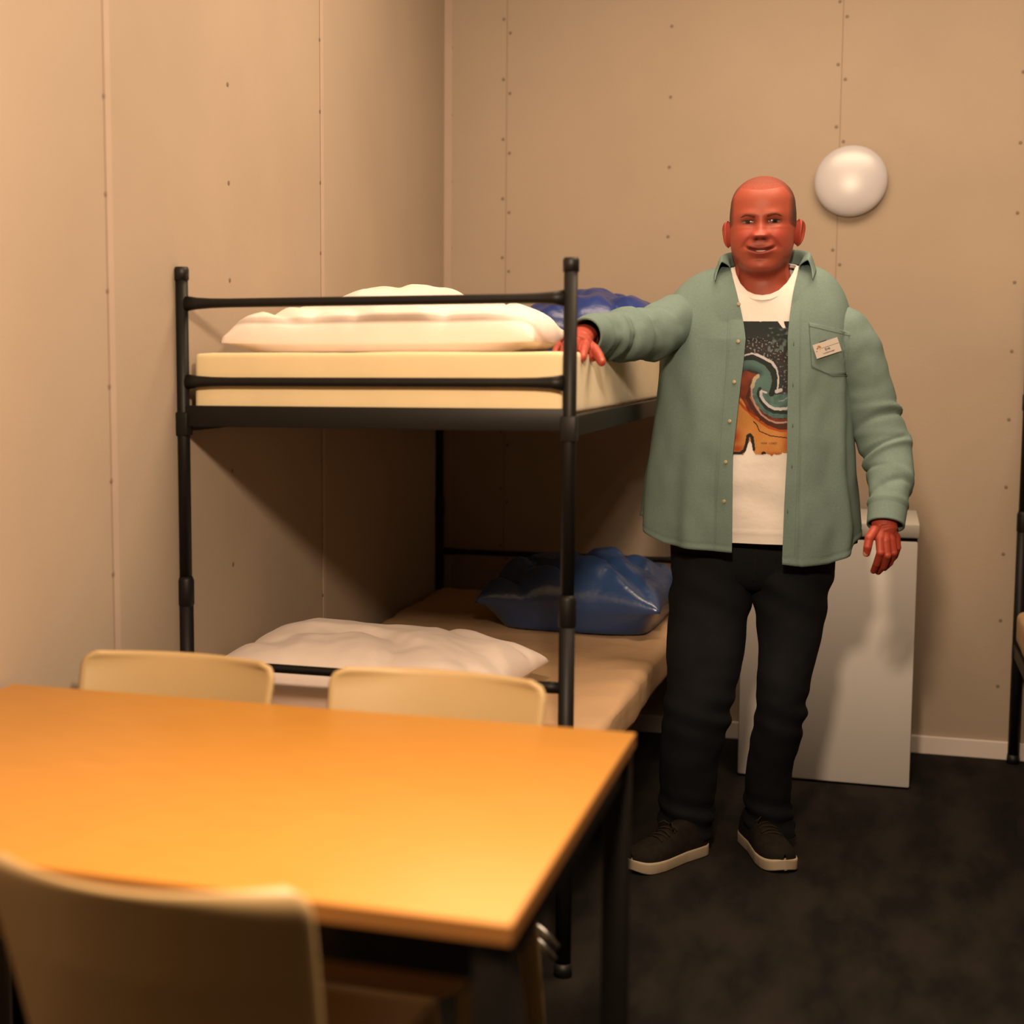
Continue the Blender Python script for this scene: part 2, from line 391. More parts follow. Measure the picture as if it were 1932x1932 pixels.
cushion('pillow', (-1.095, 3.46, 1.372), (.76, .44, .205), M['white'], 'plump white pillow at the front of the upper bunk', 'pillow', amp=.016, ridge=.022, seed=2, fr=6, ep=3.6, eq=.36, bf=.22)
cushion('pillow', (-1.27, 4.02, 1.372), (.46, .44, .24), M['white'], 'second white pillow behind the plump one on the upper bunk', 'pillow', amp=.02, ridge=.01, seed=5, rz=.2)
cushion('pillow', (-1.17, 3.50, .514), (.76, .54, .225), M['white'], 'big white pillow on the lower bunk, behind the two chair backs', 'pillow', amp=.014, ridge=.02, seed=9, fr=5, rz=-.03)
cushion('sleeping_bag', (-.87, 4.80, 1.372), (.48, .50, .245), M['blue'], 'dark blue sleeping bag on the far end of the upper bunk', 'sleeping bag', amp=.035, ridge=.02, seed=12, rz=.1)
cushion('sleeping_bag', (-.875, 4.72, .514), (.58, .50, .30), M['blue2'], 'shiny blue sleeping bag on the far end of the lower bunk', 'sleeping bag', amp=.035, ridge=.03, seed=15, rz=-.05, fr=5)

# ------------------------------------------------------------------ fridge
fx0, fx1, fy0, fy1 = -.40, .128, 4.905, 5.36
FR = empty('refrigerator', ((fx0+fx1)/2, (fy0+fy1)/2, 0), 'small white under-counter fridge against the back wall behind the man', 'fridge')
MB().box(fx0, fx1, fy0+.05, fy1, .035, .80, bev=.006).build('body', M['fridge'], FR, angle=30)
MB().box(fx0, fx1, fy0, fy0+.042, .006, .788, bev=.006).build('door', M['fridge'], FR, angle=30)
MB().box(fx0+.008, fx1-.008, fy0+.040, fy0+.052, .04, .785).build('door_seal', M['seal'], FR, smooth=False)
MB().box(fx0+.002, fx1-.002, fy0+.012, fy0+.1, .784, .802).build('handle_recess', M['seal'], FR, smooth=False)
MB().box(fx0-.004, fx1+.004, fy0-.004, fy1, .798, .842, bev=.005).build('worktop', M['fridge_top'], FR, angle=30)
for x in (fx0+.05, fx1-.05):
    for y in (fy0+.08, fy1-.06): MB().tube([(x, y, 0), (x, y, .04)], .018).build('foot', M['cap'], FR)

# ------------------------------------------------------------------ table
tx0, tx1, ty0, ty1 = -1.545, -.359, 1.528, 2.407
tx0 = -1.526
TB = empty('table', ((tx0+tx1)/2, (ty0+ty1)/2, 0), 'rectangular table with orange beech top and black metal legs', 'table')
tt = MB().box(tx0, tx1, ty0, ty1, .726, .75, bev=.002)
tt.build('tabletop', M['table'], TB, angle=30)
e = MB(); d_ = .0008
for a_ in ((tx0, tx1, ty0-d_, ty0+.001), (tx0, tx1, ty1-.001, ty1+d_), (tx0-d_, tx0+.001, ty0, ty1), (tx1-.001, tx1+d_, ty0, ty1)):
    e.box(*a_, .7275, .7485)
e.build('edge_band', M['table_edge'], TB, smooth=False)
i = .012
for y in (ty0+i, ty1-i-.03): MB().box(tx0+i+.02, tx1-i-.02, y, y+.03, .676, .726, bev=.002).build('apron', M['black'], TB, angle=30)
for x in (tx0+i, tx1-i-.03): MB().box(x, x+.03, ty0+i+.02, ty1-i-.02, .676, .726, bev=.002).build('apron', M['black'], TB, angle=30)
for x in (tx0+.004, tx1-.044):
    for y in (ty0+.004, ty1-.044):
        lg = MB().box(x, x+.04, y, y+.04, .008, .726, bev=.003).build('leg', M['black'], TB, angle=30)
        MB().box(x-.001, x+.041, y-.001, y+.041, 0, .018, bev=.003).build('foot_cap', M['cap'], lg)

# ------------------------------------------------------------------ chairs (local: seat faces +y, origin on floor under the seat centre)
def make_chair():
    R0 = empty('chair', (0, 0, 0), '', 'chair'); th = .0055
    def solid(G, name, parent, thick=th):
        G = np.array(G); r, c = G.shape[:2]
        du = np.gradient(G, axis=1); dv = np.gradient(G, axis=0); N = np.cross(du, dv); N /= np.linalg.norm(N, axis=2)[:, :, None]+1e-9
        A = G+N*thick; B = G-N*thick; m = MB(); m.grid(A); m.grid(B, flip=True)
        n = r*c; rim = [j for j in range(c)]+[i*c+c-1 for i in range(1, r)]+[(r-1)*c+j for j in range(c-2, -1, -1)]+[i*c for i in range(r-2, 0, -1)]
        # rounded rim
        mid = [tuple(map(float, G.reshape(-1, 3)[k]+(G.reshape(-1, 3)[k]-G.reshape(-1, 3).mean(0))/np.linalg.norm(G.reshape(-1, 3)[k]-G.reshape(-1, 3).mean(0))*thick*.8)) for k in rim]
        m.v += mid; L = len(rim)
        for q in range(L):
            q2 = (q+1) % L
            m.f.append((rim[q2], rim[q], 2*n+q, 2*n+q2)); m.f.append((n+rim[q], n+rim[q2], 2*n+q2, 2*n+q)); m.mi += [0, 0]
        m.n = len(m.v); return m.build(name, M['chair'], parent)
    # backrest: from z .46 to .795, leaning back, bowed (middle further back), rounded top corners
    G = []
    for j in range(40):
        v = j/39
        row = []
        for i_ in range(49):
            u = -1+2*i_/48
            hw = .186+.018*v
            cr = max(0, (v-.90)/.10); hw2 = hw-.030*(1-math.sqrt(max(0, 1-cr*cr)))      # top corner radius
            x = u*hw2
            z = .452+v*(.333)-.005*(1-u*u)*v**3
            y = -.192-.095*v**1.25-.055*(1-u*u)*min(1, .35+v)
            row.append((x, y, z))
        G.append(row)
    solid(G, 'backrest', R0)
    # seat
    G = []
    for j in range(40):
        v = j/39; row = []
        for i_ in range(41):
            u = -1+2*i_/40
            cr = max(0, (v-.82)/.18); hw = .185+.028*v-.045*(1-math.sqrt(max(0, 1-cr*cr)))
            x = u*hw
            y = -.225+v*.475
            z = .452-.016*(1-u**2)*math.sin(math.pi*min(1, v*1.1))+.006*v-.035*max(0, (v-.85)/.15)**2
            if v < .14: z += .018*(1-v/.14)**2
            row.append((x, y, z))
        G.append(row)
    solid(G, 'seat', R0)
    for s in (-1, 1):
        m = MB(); m.tube([(s*.190, .185, .455), (s*.198, .195, .40), (s*.206, .215, .22), (s*.212, .235, .004)], [.024, .021, .017, .013], flat=.8, up=(0, 1, 0)); m.build('leg', M['chair'], R0)
        m = MB(); m.tube([(s*.176, -.195, .49), (s*.183, -.205, .43), (s*.198, -.235, .22), (s*.210, -.275, .004)], [.020, .022, .018, .013], flat=.8, up=(0, 1, 0)); m.build('leg', M['chair'], R0)
        m = MB(); m.tube([(s*.188, .19, .425), (s*.184, 0, .415), (s*.182, -.2, .43)], [.013, .011, .013]); m.build('seat_rail', M['chair'], R0)
    return R0
ch = make_chair()
def place(o, x, y, rz, label):
    o.location = (x, y, 0); o.rotation_euler[2] = rz; tag(o, label, 'chair', 'cream plastic chairs around the table')
c2, c3 = copy_tree(ch), copy_tree(ch)
place(ch, -.772, 1.752, math.radians(0), 'cream plastic chair nearest the camera, its back towards us')
place(c2, -1.265, 2.285, math.pi+.0, 'left cream plastic chair on the far side of the table, below the bed\'s left post')
place(c3, -.748, 2.285, math.pi-.01, 'right cream plastic chair on the far side of the table, near its back corner')
m = MB(); m.tube([(-.235, -.255, .315), (-.205, -.27, .335), (-.175, -.28, .35)], .008); m.tube([(-.235, -.24, .30), (-.205, -.255, .32), (-.175, -.265, .335)], .006)
cl = m.build('linking_clip', M['metal']); cl.parent = c3; cl['label'] = 'grey metal clip'

# ================================================================== the man
PR = empty('person', (P(1440, 1200, 4.12)[0], 4.12, 0), 'man in an open sage green shirt and dark jeans, one hand on the bunk bed', 'person')
YM = 4.13
def zpx(py, Y=YM, px=1430): return P(px, py, Y)[2]
def xpx(px, py=700, Y=YM): return P(px, py, Y)[0]
def lerp_tab(T, x):
    xs = [t[0] for t in T]; T = sorted(T); xs = np.array([t[0] for t in T], float)
    return [float(np.interp(x, xs, [t[k] for t in T])) for k in range(1, len(T[0]))]
def smooth_tab(T, n=200):
    """densify a table with smoothing"""
    T = sorted(T); xs = np.array([t[0] for t in T], float); X = np.linspace(xs[0], xs[-1], n)
    out = [X]
    for k in range(1, len(T[0])):
        y = np.interp(X, xs, [t[k] for t in T]); w = max(3, n//(len(T)*2)) | 1
        yp = np.pad(y, w//2, mode='edge'); ker = np.hanning(w+2)[1:-1]; ker /= ker.sum(); out.append(np.convolve(yp, ker, 'valid'))
    return np.array(out)
def ev(S, x): return [float(np.interp(x, S[0], S[k])) for k in range(1, len(S))]
def g(x, s): return math.exp(-.5*(x/s)**2)
def sg(c): return -1 if c < 0 else 1

# ---------------- head
EYE = zpx(419.5, 4.02); XC = xpx(1438.5, 430, 4.10); FX = xpx(1436, 430, 4.02)   # skull centre x / face midline x
K = .000216*4.02/4.1*1.0
mpp = abs(P(1440, 420, 4.10)[0]-P(1340, 420, 4.10)[0])/100                        # metres per photo pixel at the head
HT = []   # v (rel. eye), half width, centre offset, front depth, back depth
Zt = [  # zoom-crop rows: y, left, right, front, back
 (201, 885, 905, .004, .004), (206, 815, 985, .030, .030), (220, 745, 1050, .050, .050), (250, 672, 1118, .066, .070), (300, 612, 1180, .080, .086), (360, 572, 1215, .089, .096), (420, 545, 1238, .094, .102),
 (500, 520, 1262, .098, .106), (600, 503, 1284, .100, .107), (700, 500, 1288, .100, .105), (770, 503, 1286, .099, .103), (850, 506, 1282, .098, .098),
 (930, 508, 1276, .098, .090), (1000, 511, 1270, .098, .082), (1080, 520, 1260, .098, .074), (1150, 538, 1246, .097, .068), (1210, 556, 1226, .096, .065),
 (1260, 573, 1212, .095, .064), (1300, 580, 1212, .095, .064), (1335, 578, 1222, .095, .065), (1360, 574, 1230, .095, .066), (1385, 568, 1240, .095, .067), (1420, 560, 1252, .094, .068),
 (1480, 555, 1250, .094, .071), (1560, 530, 1290, .097, .076), (1650, 470, 1350, .102, .082), (1760, 380, 1440, .106, .090)]
for y, l, r_, f, b in Zt:
    HT.append((-(y-770)/6.44*mpp, (r_-l)/2/6.44*mpp, ((l+r_)/2-892)/6.44*mpp, f, b))
HS = smooth_tab(HT, 420)
def hs_ev(v):
    if v <= .045: return ev(HS, v)
    w, off, f, b = ev(HS, .045); k = max(0., 1-((v-.045)/.0797)**2.12)**.5
    return w*k, off, f*k, b*k
HYC = 4.105
def face_D(u, v):
    """forward relief of the face; u right of midline, v above eye line"""
    au = abs(u); D = 0
    D += .0055*g(v-.019, .008)*g(au-.030, .020)
    D -= .0085*g(au-.032, .015)*g(v+.001, .0095) + .004*g(au-.016, .007)*g(v+.002, .010)
    D += .0030*g(au-.034, .013)*g(v+.002, .0055)                      # eyeball under the lids
    D += .0022*g(au-.034, .017)*g(v+.0125, .0035)                     # smiling lower lid
    # nose
    if v > -.052:
        t = min(1, max(0, (.012-v)/.047)); hgt = .003+.021*t**1.25; w = .0072+.0048*t
        end = 1/(1+math.exp(-(v+.0425)/.0016)); beg = 1/(1+math.exp((v-.014)/.004))
        D += hgt*g(u, w)*end*beg
    D += .0115*g(au-.0135, .0052)*g(v+.0365, .0062)
    D += .004*g(u, .009)*g(v+.037, .006)
    D -= .006*g(au-.0085, .0036)*g(v+.0445, .0022)
    # cheeks, smile
    D += .0105*g(au-.043, .018)*g(v+.035, .017)
    D += .004*g(au-.055, .02)*g(v+.07, .025)
    for k in range(8):
        t = k/7; fu = .021+.026*t; fv = -.038-.028*t**1.2
        D -= .0022*g(au-fu, .0042)*g(v-fv, .0048)
    D += .0045*g(u, .030)*g(v+.069, .018)
    ml = -.0715+.0075*min(1.3, (au/.034))**2
    inm = 1/(1+math.exp((au-.033)/.0022))
    D += .0030*inm*g(v-(ml+.0052), .0033)*g(u, .026)
    D -= .0085*inm*g(v-ml, .0026)
    D += .0072*g(au, .021)*g(v-(ml-.0095), .0052)
    D -= .0035*g(au-.036, .0035)*g(v+.064, .005)
    D -= .0035*g(u, .016)*g(v+.0945, .0045)
    D += .0060*g(u, .020)*g(v+.113, .012)
    vj = -.131+.062*(au/.078)**2.6
    D -= .046/(1+math.exp(max(-40, min(40, (v-vj)/.0042))))
    return D
_hs = hs_ev
def hs_ev(v):
    if v > .112: return _hs(v)
    k = min(1., (.112-v)/.012)*.009; return tuple(np.mean([_hs(v+k*t) for t in (-1, -.66, -.33, 0, .33, .66, 1)], axis=0))
def head_pt(v, a):
    w, off, f, b = hs_ev(v); c, s = math.cos(a), math.sin(a); n = 2.25
    x = XC+off+w*sg(c)*abs(c)**(2/n); z = EYE+v
    if s < 0:                                                         # front
        y = HYC-f*abs(s)**(2/n); y -= face_D(x-FX, v)*min(1, abs(s)*1.8)
    else: y = HYC+b*abs(s)**(2/n)
    return (x, y, z)
def front_y(x, z, e=0):
    v = z-EYE; w, off, f, b = hs_ev(v); u = min(.999, abs((x-XC-off)/w)); n = 2.25
    s = (1-u**n)**(1/n); return HYC-f*s-face_D(x-FX, v)*min(1, s**(n/2)*1.8)-e
NA = 340
ang = []
for k in range(NA):          # denser in front (a = -pi/2)
    t = k/NA*2*math.pi; ang.append(t-math.pi/2-.55*math.sin(t))
vs = np.concatenate([.045+.0796*np.sin(np.linspace(math.pi/2-.01, .02, 80)), np.linspace(.045, -.135, 180), np.linspace(-.138, HT[-1][0], 40)])
HG = np.array([[head_pt(v, a) for a in ang] for v in vs])
SKIN = np.array((.315, .066, .038))
def skin_col(p, head=True):
    c = SKIN.copy()
    if not head: return c*np.array((1.12, .82, .82))
    x, y, z = p; u = x-FX; v = z-EYE; au = abs(u)
    if y < HYC+.01:
        c = c*(1+np.array((.12, -.05, .10))*g(au-.045, .02)*g(v+.035, .02))
        c = c*(1+np.array((.05, -.15, 0))*g(u, .013)*g(v+.035, .012))
        ml = -.0715+.0075*min(1.3, (au/.034))**2
        lip = (1/(1+math.exp((au-.031)/.002)))*max(g(v-(ml+.0045), .0026), g(v-(ml-.0088), .0048))
        c = c*(1-lip*np.array((.25, .45, .25)))
        slit = (1/(1+math.exp((au-.034)/.0015)))*g(v-ml, .0016); c = c*(1-.85*slit)
        nos = g(au-.0088, .0042)*g(v+.0450, .0026); c = c*(1-.85*nos)  # nostril shading darkened into the skin colour
        c = c*(1-.10*g(v+.105, .03)*(1 if v > -.15 else 1))
        c = c*(1-.42*g(au-.034, .017)*g(v-.0035, .0050))*(1-.25*g(au-.020, .006)*g(v+.001, .007))               # lashes and lid crease
        br = g(v-.006, .0016)*(1 if .014 < au < .052 else 0); c = c*(1-.35*br)
    return c
body = MB(); body_cols = []
body.grid(HG, 0, closed_u=True)
body.add([HG[0].mean(0)+np.array((0, 0, .0006))]+[tuple(p) for p in HG[0]], [(0, 1+(k+1) % NA, 1+k) for k in range(NA)])
body_cols += [skin_col(p) for p in HG.reshape(-1, 3)]+[SKIN]*(NA+1)
# ears
for s_ in (-1, 1):
    em = MB(); xr = XC+s_*.0835+(.0008 if s_ > 0 else 0); top = EYE+.014; bot = EYE-.056; yc = HYC+.012
    path = []
    for k in range(25):
        t = k/24; aa = math.radians(-60+300*t)                       # around the helix, front-bottom to front-top
        path.append((t, aa))
    cx, cz, ry, rz = 0, (top+bot)/2, .019, (top-bot)/2
    def ear_xyz(yy, zz, lift): return (xr+s_*(lift), yc+yy+lift*.45, zz)
    G = []
    for ri, (rad, lift, hh) in enumerate(((1.0, .0155, 0), (1.05, .0175, 0), (1.0, .020, 0), (.88, .0205, 0), (.78, .0165, 0), (.66, .0120, 0), (.5, .0120, 0), (.34, .008, 0), (.16, .003, 0), (.01, .001, 0))):
        row = []
        for k in range(36):
            t = 2*math.pi*k/36; zz = math.sin(t)*rz*rad; yy = math.cos(t)*ry*rad*(1+.12*math.sin(t))
            lf = lift*(.70+.40*min(1, max(0, (yy/ry+1)/1.2)))*(max(0, 1-(abs(zz/rz)/1.06)**3.0)**.5)*(1+.22*zz/rz)
            row.append((xr+s_*(lf-.001), yc+yy*.9+.006-lf*.1, cz+zz))
        G.append(row)
    Gb = [[(xr+s_*-.004, p[1]+.002, p[2]*1.0) for p in [(q[0], (q[1]-yc)*.72+yc, cz+(q[2]-cz)*.8) for q in G[0]]]]
    em.grid(np.array(Gb+G), closed_u=True, flip=s_ > 0)
    body.add(em.v, em.f); body_cols += [SKIN*np.array((1.05, .82, .95))]*len(em.v)
# eyes (each an almond sliver of eyeball between the lids)
def eye(s_, uc, vc):
    G = []; cols = []; hw, hh = .0172, .0050; nu, nv = 40, 16; rx_ = EYE
    for j in range(nv):
        row = []
        for i_ in range(nu):
            a = -1+2*i_/(nu-1); b = -1+2*j/(nv-1)
            o = (1-abs(a)**2.2)**.8 if abs(a) < 1 else 0
            lo, hi = -hh*.75*o, hh*1.0*o
            v = vc+lo+(hi-lo)*(b+1)/2+.0006*a*s_; u = uc+a*hw
            x = FX+u; z = EYE+v; y = front_y(FX+uc+a*hw, z)-.0007-.0022*(1-a*a)*(1-(b*b)*.7)
            row.append((x, y, z)); d = math.hypot((u-uc-.0008)/1.0, (v-vc-.0006)/1.0)
            c = (.16, .10, .085)
            if d < .0066: c = (.022, .016, .012)
            if d < .0026: c = (.004, .004, .004)
            if b > .35 or abs(a) > .93: c = (.02, .008, .005)
            cols.append(c)
        G.append(row)
    m = MB(); m.grid(G); o = m.build('eye', M['eye'], PR); setcol(o, cols)
def setcol(o, cols):
    ca = o.data.color_attributes.new('Col', 'FLOAT_COLOR', 'POINT'); n = len(o.data.vertices)
    A = np.ones((n, 4)); A[:len(cols), :3] = np.array(cols)[:n]; ca.data.foreach_set('color', A.reshape(-1))
eye(-1, -.0335, .0005); eye(1, .0335, .0012)
# upper lid edge and eyebrows: ribbons that follow the face
def ribbon(name, pts, wid, mat_, e=.0008, th=.0012, parent=PR):
    m = MB(); G = []
    n = len(pts)
    for k, (u, v) in enumerate(pts):
        t = k/(n-1); w = wid(t) if callable(wid) else wid; row = []
        for q in range(7):
            c = -1+2*q/6; vv = v+c*w; x = FX+u; z = EYE+vv
            row.append((x, front_y(x, z)-e*(1-c*c)-(.0 if abs(c) == 1 else th*(1-c*c)), z))
        G.append(row)
    m.grid(G); return m.build(name, mat_, parent)
for s_, dv in ((-1, 0), (1, .0012)):
    pts = [(s_*(.0150+.037*t), .0135+dv+.0055*math.sin(math.pi*min(1, t*1.25)*.62)-.0075*max(0, t-.6)**1.3*2.2) for t in np.linspace(0, 1, 24)]
    ribbon('eyebrow', pts, lambda t: .0047*(1-.45*t)*min(1, t*6+.5)*min(1, (1-t)*5+.15), M['brow'])
# teeth seen in the smile
ribbon('teeth', [(u, -.0735+.0070*(abs(u)/.034)**2) for u in np.linspace(-.011, .014, 16)], lambda t: .0019*math.sin(math.pi*min(.98, max(.02, t)))**.5, M['teeth'], e=-.0005, th=.0030)

# ---------------- hair: close crop that hugs the skull
def hair_density(x, y, z):
    u = abs(x-XC); v = z-EYE; back = y-HYC
    side = 1/(1+math.exp(-(u-(.0735+.010*max(0, -v)/.02-.0*v))/.0022))*(1/(1+math.exp(-(v-(-.004))/.003))) if back < .012 else 0
    hl = .088 if back < 0 else .02
    topd = 1/(1+math.exp(-(v-(.094-.12*min(1, max(0, (back+.055)/.06))+.012*(u/.06)**2))/.010)) if v > 0 else 0
    bk = (1/(1+math.exp(-(back-.016)/.004)))*(1/(1+math.exp(-(v+.055)/.004)))
    edge = min(1, max(0, (u-.052)/.022))
    return max(side*.95, bk*.95, topd*(.34+.50*edge))
hm = MB(); hcol = []; idx = {}; Vh = []; Fh = []
Nrm = np.cross(np.roll(HG, -1, 1)-np.roll(HG, 1, 1), np.gradient(HG, axis=0)); Nrm /= np.linalg.norm(Nrm, axis=2)[:, :, None]+1e-12
if (Nrm[100, NA//2]@(HG[100, NA//2]-np.array((XC, HYC, EYE)))) < 0: Nrm = -Nrm
DN = np.array([[hair_density(*p) for p in row] for row in HG])
def hv(i_, j):
    j %= NA
    if (i_, j) not in idx:
        d = DN[i_, j]; idx[(i_, j)] = len(Vh); Vh.append(HG[i_, j]+Nrm[i_, j]*(-.0002+.0016*min(1, d*1.6)))
        q = min(1, d*1.05); hcol.append(skin_col(HG[i_, j])*np.array((1-.2*min(1, q*4), 1-.15*min(1, q*4), 1))*(1-q)+np.array((.050, .026, .013))*q)
    return idx[(i_, j)]
for i_ in range(len(vs)-1):
    for j in range(NA):
        if DN[i_, j] > .06: Fh.append((hv(i_, j), hv(i_, j+1), hv(i_+1, j+1), hv(i_+1, j)))
hm.add(Vh, Fh); ho = hm.build('hair', M['hair'], PR); setcol(ho, hcol)

# ---------------- hands
def hand(fingers, thumb, wrist, cuff, extra=(), vox=.0014, blob=None):
    m = MB()
    for pts, rr in fingers:
        pts = [np.array(p) for p in pts]
        m.tube([wrist*.55+pts[0]*.45, wrist*.25+pts[0]*.75, pts[0]], [rr[0]*1.25, rr[0]*1.2, rr[0]*1.08], 16)   # metacarpal
        m.tube(pts, rr, 16)
        for p, r_ in zip(pts, rr): m.sphere(p, r_*1.03, 14, 10)
    t, rr = thumb; t = [np.array(p) for p in t]
    m.tube([wrist*.7+t[0]*.3]+t, [rr[0]*1.1]+list(rr), 16)
    for p, r_ in zip(t, rr): m.sphere(p, r_*1.02, 14, 10)
    m.tube([cuff, cuff*.4+wrist*.6, wrist, wrist*.75+fingers[1][0][0]*.25], [.034, .033, .031, .029], 20, flat=.80)
    if blob is not None: m.tube(blob[0], blob[1], 18, flat=.62, up=blob[2])
    for a_, b_, r_ in extra: m.tube([a_, b_], [r_, r_], 14)
    V, F = remeshed(m, vox, 6, .5); return V, F
def add_skin(V, F):
    body.add(V, F); body_cols.extend([skin_col(p, False) for p in V])
# left hand, hanging, fingers lightly curled
q = lambda x, y, Y: P(x, y, Y)
wl_ = q(1668, 990, 3.985); cf = q(1672, 955, 4.01)
fing = [([q(1660, 1018, 3.955), q(1661, 1043, 3.945), q(1654, 1063, 3.965), q(1648, 1077, 3.99)], [.0112, .0100, .0090, .0078]),
        ([q(1671, 1021, 3.958), q(1674, 1048, 3.952), q(1667, 1068, 3.980), q(1657, 1079, 4.006)], [.0112, .0100, .0090, .0078]),
        ([q(1682, 1019, 3.968), q(1686, 1043, 3.966), q(1679, 1062, 3.994), q(1669, 1072, 4.020)], [.0108, .0094, .0085, .0074]),
        ([q(1691, 1013, 3.985), q(1694, 1033, 3.986), q(1689, 1049, 4.006), q(1681, 1059, 4.026)], [.0100, .0084, .0076, .0066])]
thumb = ([q(1651, 1000, 3.965), q(1640, 1016, 3.945), q(1637, 1032, 3.940), q(1635, 1044, 3.945)], [.0135, .0115, .0108, .0090])
V, F = hand(fing, thumb, wl_, cf, extra=((q(1664, 1000, 3.972), q(1688, 1006, 3.985), .014),), blob=([q(1668, 990, 3.985), q(1672, 1003, 3.972), q(1676, 1012, 3.972)], [.031, .030, .016], (0, 1, 0))); add_skin(V, F)
LTH = thumb[0]
# right hand, palm down on the edge of the upper mattress
wr = q(1093, 640, 3.545); cfr = q(1104, 628, 3.66)
fr_ = [([q(1104, 653, 3.475), q(1102, 659, 3.43), q(1100, 668, 3.40), q(1099, 675, 3.385)], [.0128, .0114, .0104, .0092]),
       ([q(1086, 648, 3.465), q(1083, 655, 3.415), q(1080, 664, 3.385), q(1079, 669, 3.37)], [.0125, .0112, .0102, .0090]),
       ([q(1070, 648, 3.47), q(1066, 654, 3.42), q(1063, 662, 3.39), q(1062, 667, 3.375)], [.0108, .0096, .0088, .0078]),
       ([q(1056, 651, 3.485), q(1051, 656, 3.445), q(1048, 662, 3.42), q(1047, 666, 3.405)], [.0098, .0086, .0078, .0070])]
tr_ = ([q(1109, 652, 3.525), q(1121, 660, 3.495), q(1129, 671, 3.47), q(1135, 683, 3.455)], [.0160, .0138, .0124, .0100])
V, F = hand(fr_, tr_, wr, cfr, extra=((q(1098, 648, 3.51), q(1070, 645, 3.51), .014), (q(1112, 664, 3.49), q(1121, 676, 3.475), .011)), blob=([q(1092, 641, 3.545), q(1088, 645, 3.51), q(1083, 650, 3.475)], [.031, .037, .036], (0, 0, 1))); add_skin(V, F)

# ---------------- rest of the body (under the clothes)
cb = MB(); Sh = zpx(560); XB = xpx(1425, 800)
shL = np.array((xpx(1305, 605), 4.13, zpx(605))); shR = np.array((xpx(1556, 605), 4.13, zpx(605)))
elL = q(1150, 640, 3.84); elR = q(1668, 830, 4.12)
def limb(a_, *rest):
    pts = [a_]+[r_[0] for r_ in rest[1:]]; cb.tube([Vector(p) for p in pts], [rest[0]]+[r_[1] for r_ in rest[1:]], 16)
cb.tube([(XB, 4.15, zpx(1110)), (XB, 4.15, zpx(1000)), (XB, 4.14, zpx(850)), (XB, 4.14, zpx(700)), (XB+.01, 4.14, zpx(600)), (XC, 4.13, zpx(560)), (XC, 4.12, zpx(520))], [.11, .17, .185, .185, .155, .085, .060], 24, flat=.58, up=(0, 1, 0))
cb.tube([shL, (XB, 4.14, zpx(575)), shR], [.050, .065, .050], 18)
cb.tube([shL, elL, wr+(cfr-wr)*.6], [.046, .040, .026], 16); cb.tube([shR, elR, wl_+(cf-wl_)*.6], [.044, .040, .026], 16)
HipL, HipR = np.array((xpx(1340, 1060), 4.15, zpx(1060))), np.array((xpx(1500, 1060), 4.15, zpx(1060)))
KnL, KnR = q(1303, 1330, 4.055), q(1474, 1340, 4.10)
AnL, AnR = q(1292, 1575, 4.10), q(1448, 1570, 4.20)
AnL[2] = .10; AnR[2] = .10
cb.tube([HipL, HipL*.5+KnL*.5, KnL, AnL], [.080, .062, .044, .036], 18); cb.tube([HipR, HipR*.5+KnR*.5, KnR, AnR], [.080, .062, .044, .036], 18)
V, F = remeshed(cb, .010, 4); V = np.array(V)
body.add(V, F); body_cols += [SKIN*.95]*len(V)
bo = body.build('body', M['skin'], PR); setcol(bo, body_cols)
# thumb nail
nm = MB(); d = (LTH[3]-LTH[2]); d /= np.linalg.norm(d); nm.sphere(LTH[3]+d*.001+np.array((-.002, -.0072, .001)), (.0058, .0022, .0075), 14, 8)
M['nail'] = mat('fingernail', (.60, .25, .18), .3, .5); nm.build('fingernail', M['nail'], PR)
nm = MB(); nm.sphere(tr_[0][3]+np.array((.001, -.0066, .002)), (.0056, .0022, .0065), 14, 8); nm.build('fingernail', M['nail'], PR)

# ---------------- torso clothes
# rows: py, left px, right px, front depth, back depth (silhouette of the open shirt)
TT = [(560, 1258, 1612, .105, .10), (600, 1252, 1606, .118, .115), (650, 1249, 1603, .130, .125), (700, 1246, 1602, .138, .13), (750, 1240, 1603, .145, .13), (830, 1231, 1606, .155, .13), (900, 1222, 1610, .160, .13), (985, 1213, 1616, .160, .132), (1060, 1217, 1615, .158, .125)]
TS = smooth_tab([(zpx(t[0]), xpx(t[1], t[0]), xpx(t[2], t[0]), t[3], t[4]) for t in TT], 200)
NN = 2.35
Z0 = zpx(640)                        # chest ring where the shoulder blend starts
NXC = xpx(1443, 520, 4.10)
def neck_loop(a, r=0, dz=0):
    c, s = math.cos(a), math.sin(a); rx = .0815+r
    x = NXC+rx*c; y = 4.115+(.082+r*.7)*s if s < 0 else 4.115+(.066+r)*s
    k = abs(c)
    zf = float(np.interp(k, [0, .25, .5, .75, .92, 1.0], [zpx(558, 4.04), zpx(556, 4.04), zpx(549, 4.04), zpx(534, 4.05), zpx(516, 4.07), zpx(503, 4.1)]))
    if s >= 0: zf = zpx(503, 4.1)+.012*s
    return np.array((x, y, zf+dz))
def torso(a, z, shrink=0.):
    xl, xr, f, b = ev(TS, z); c, s = math.cos(a), math.sin(a); w = (xr-xl)/2-shrink
    x = (xl+xr)/2+w*sg(c)*abs(c)**(2/NN); d = (f-shrink) if s < 0 else (b-shrink)
    return np.array((x, YM+d*sg(s)*abs(s)**(2/NN), z))
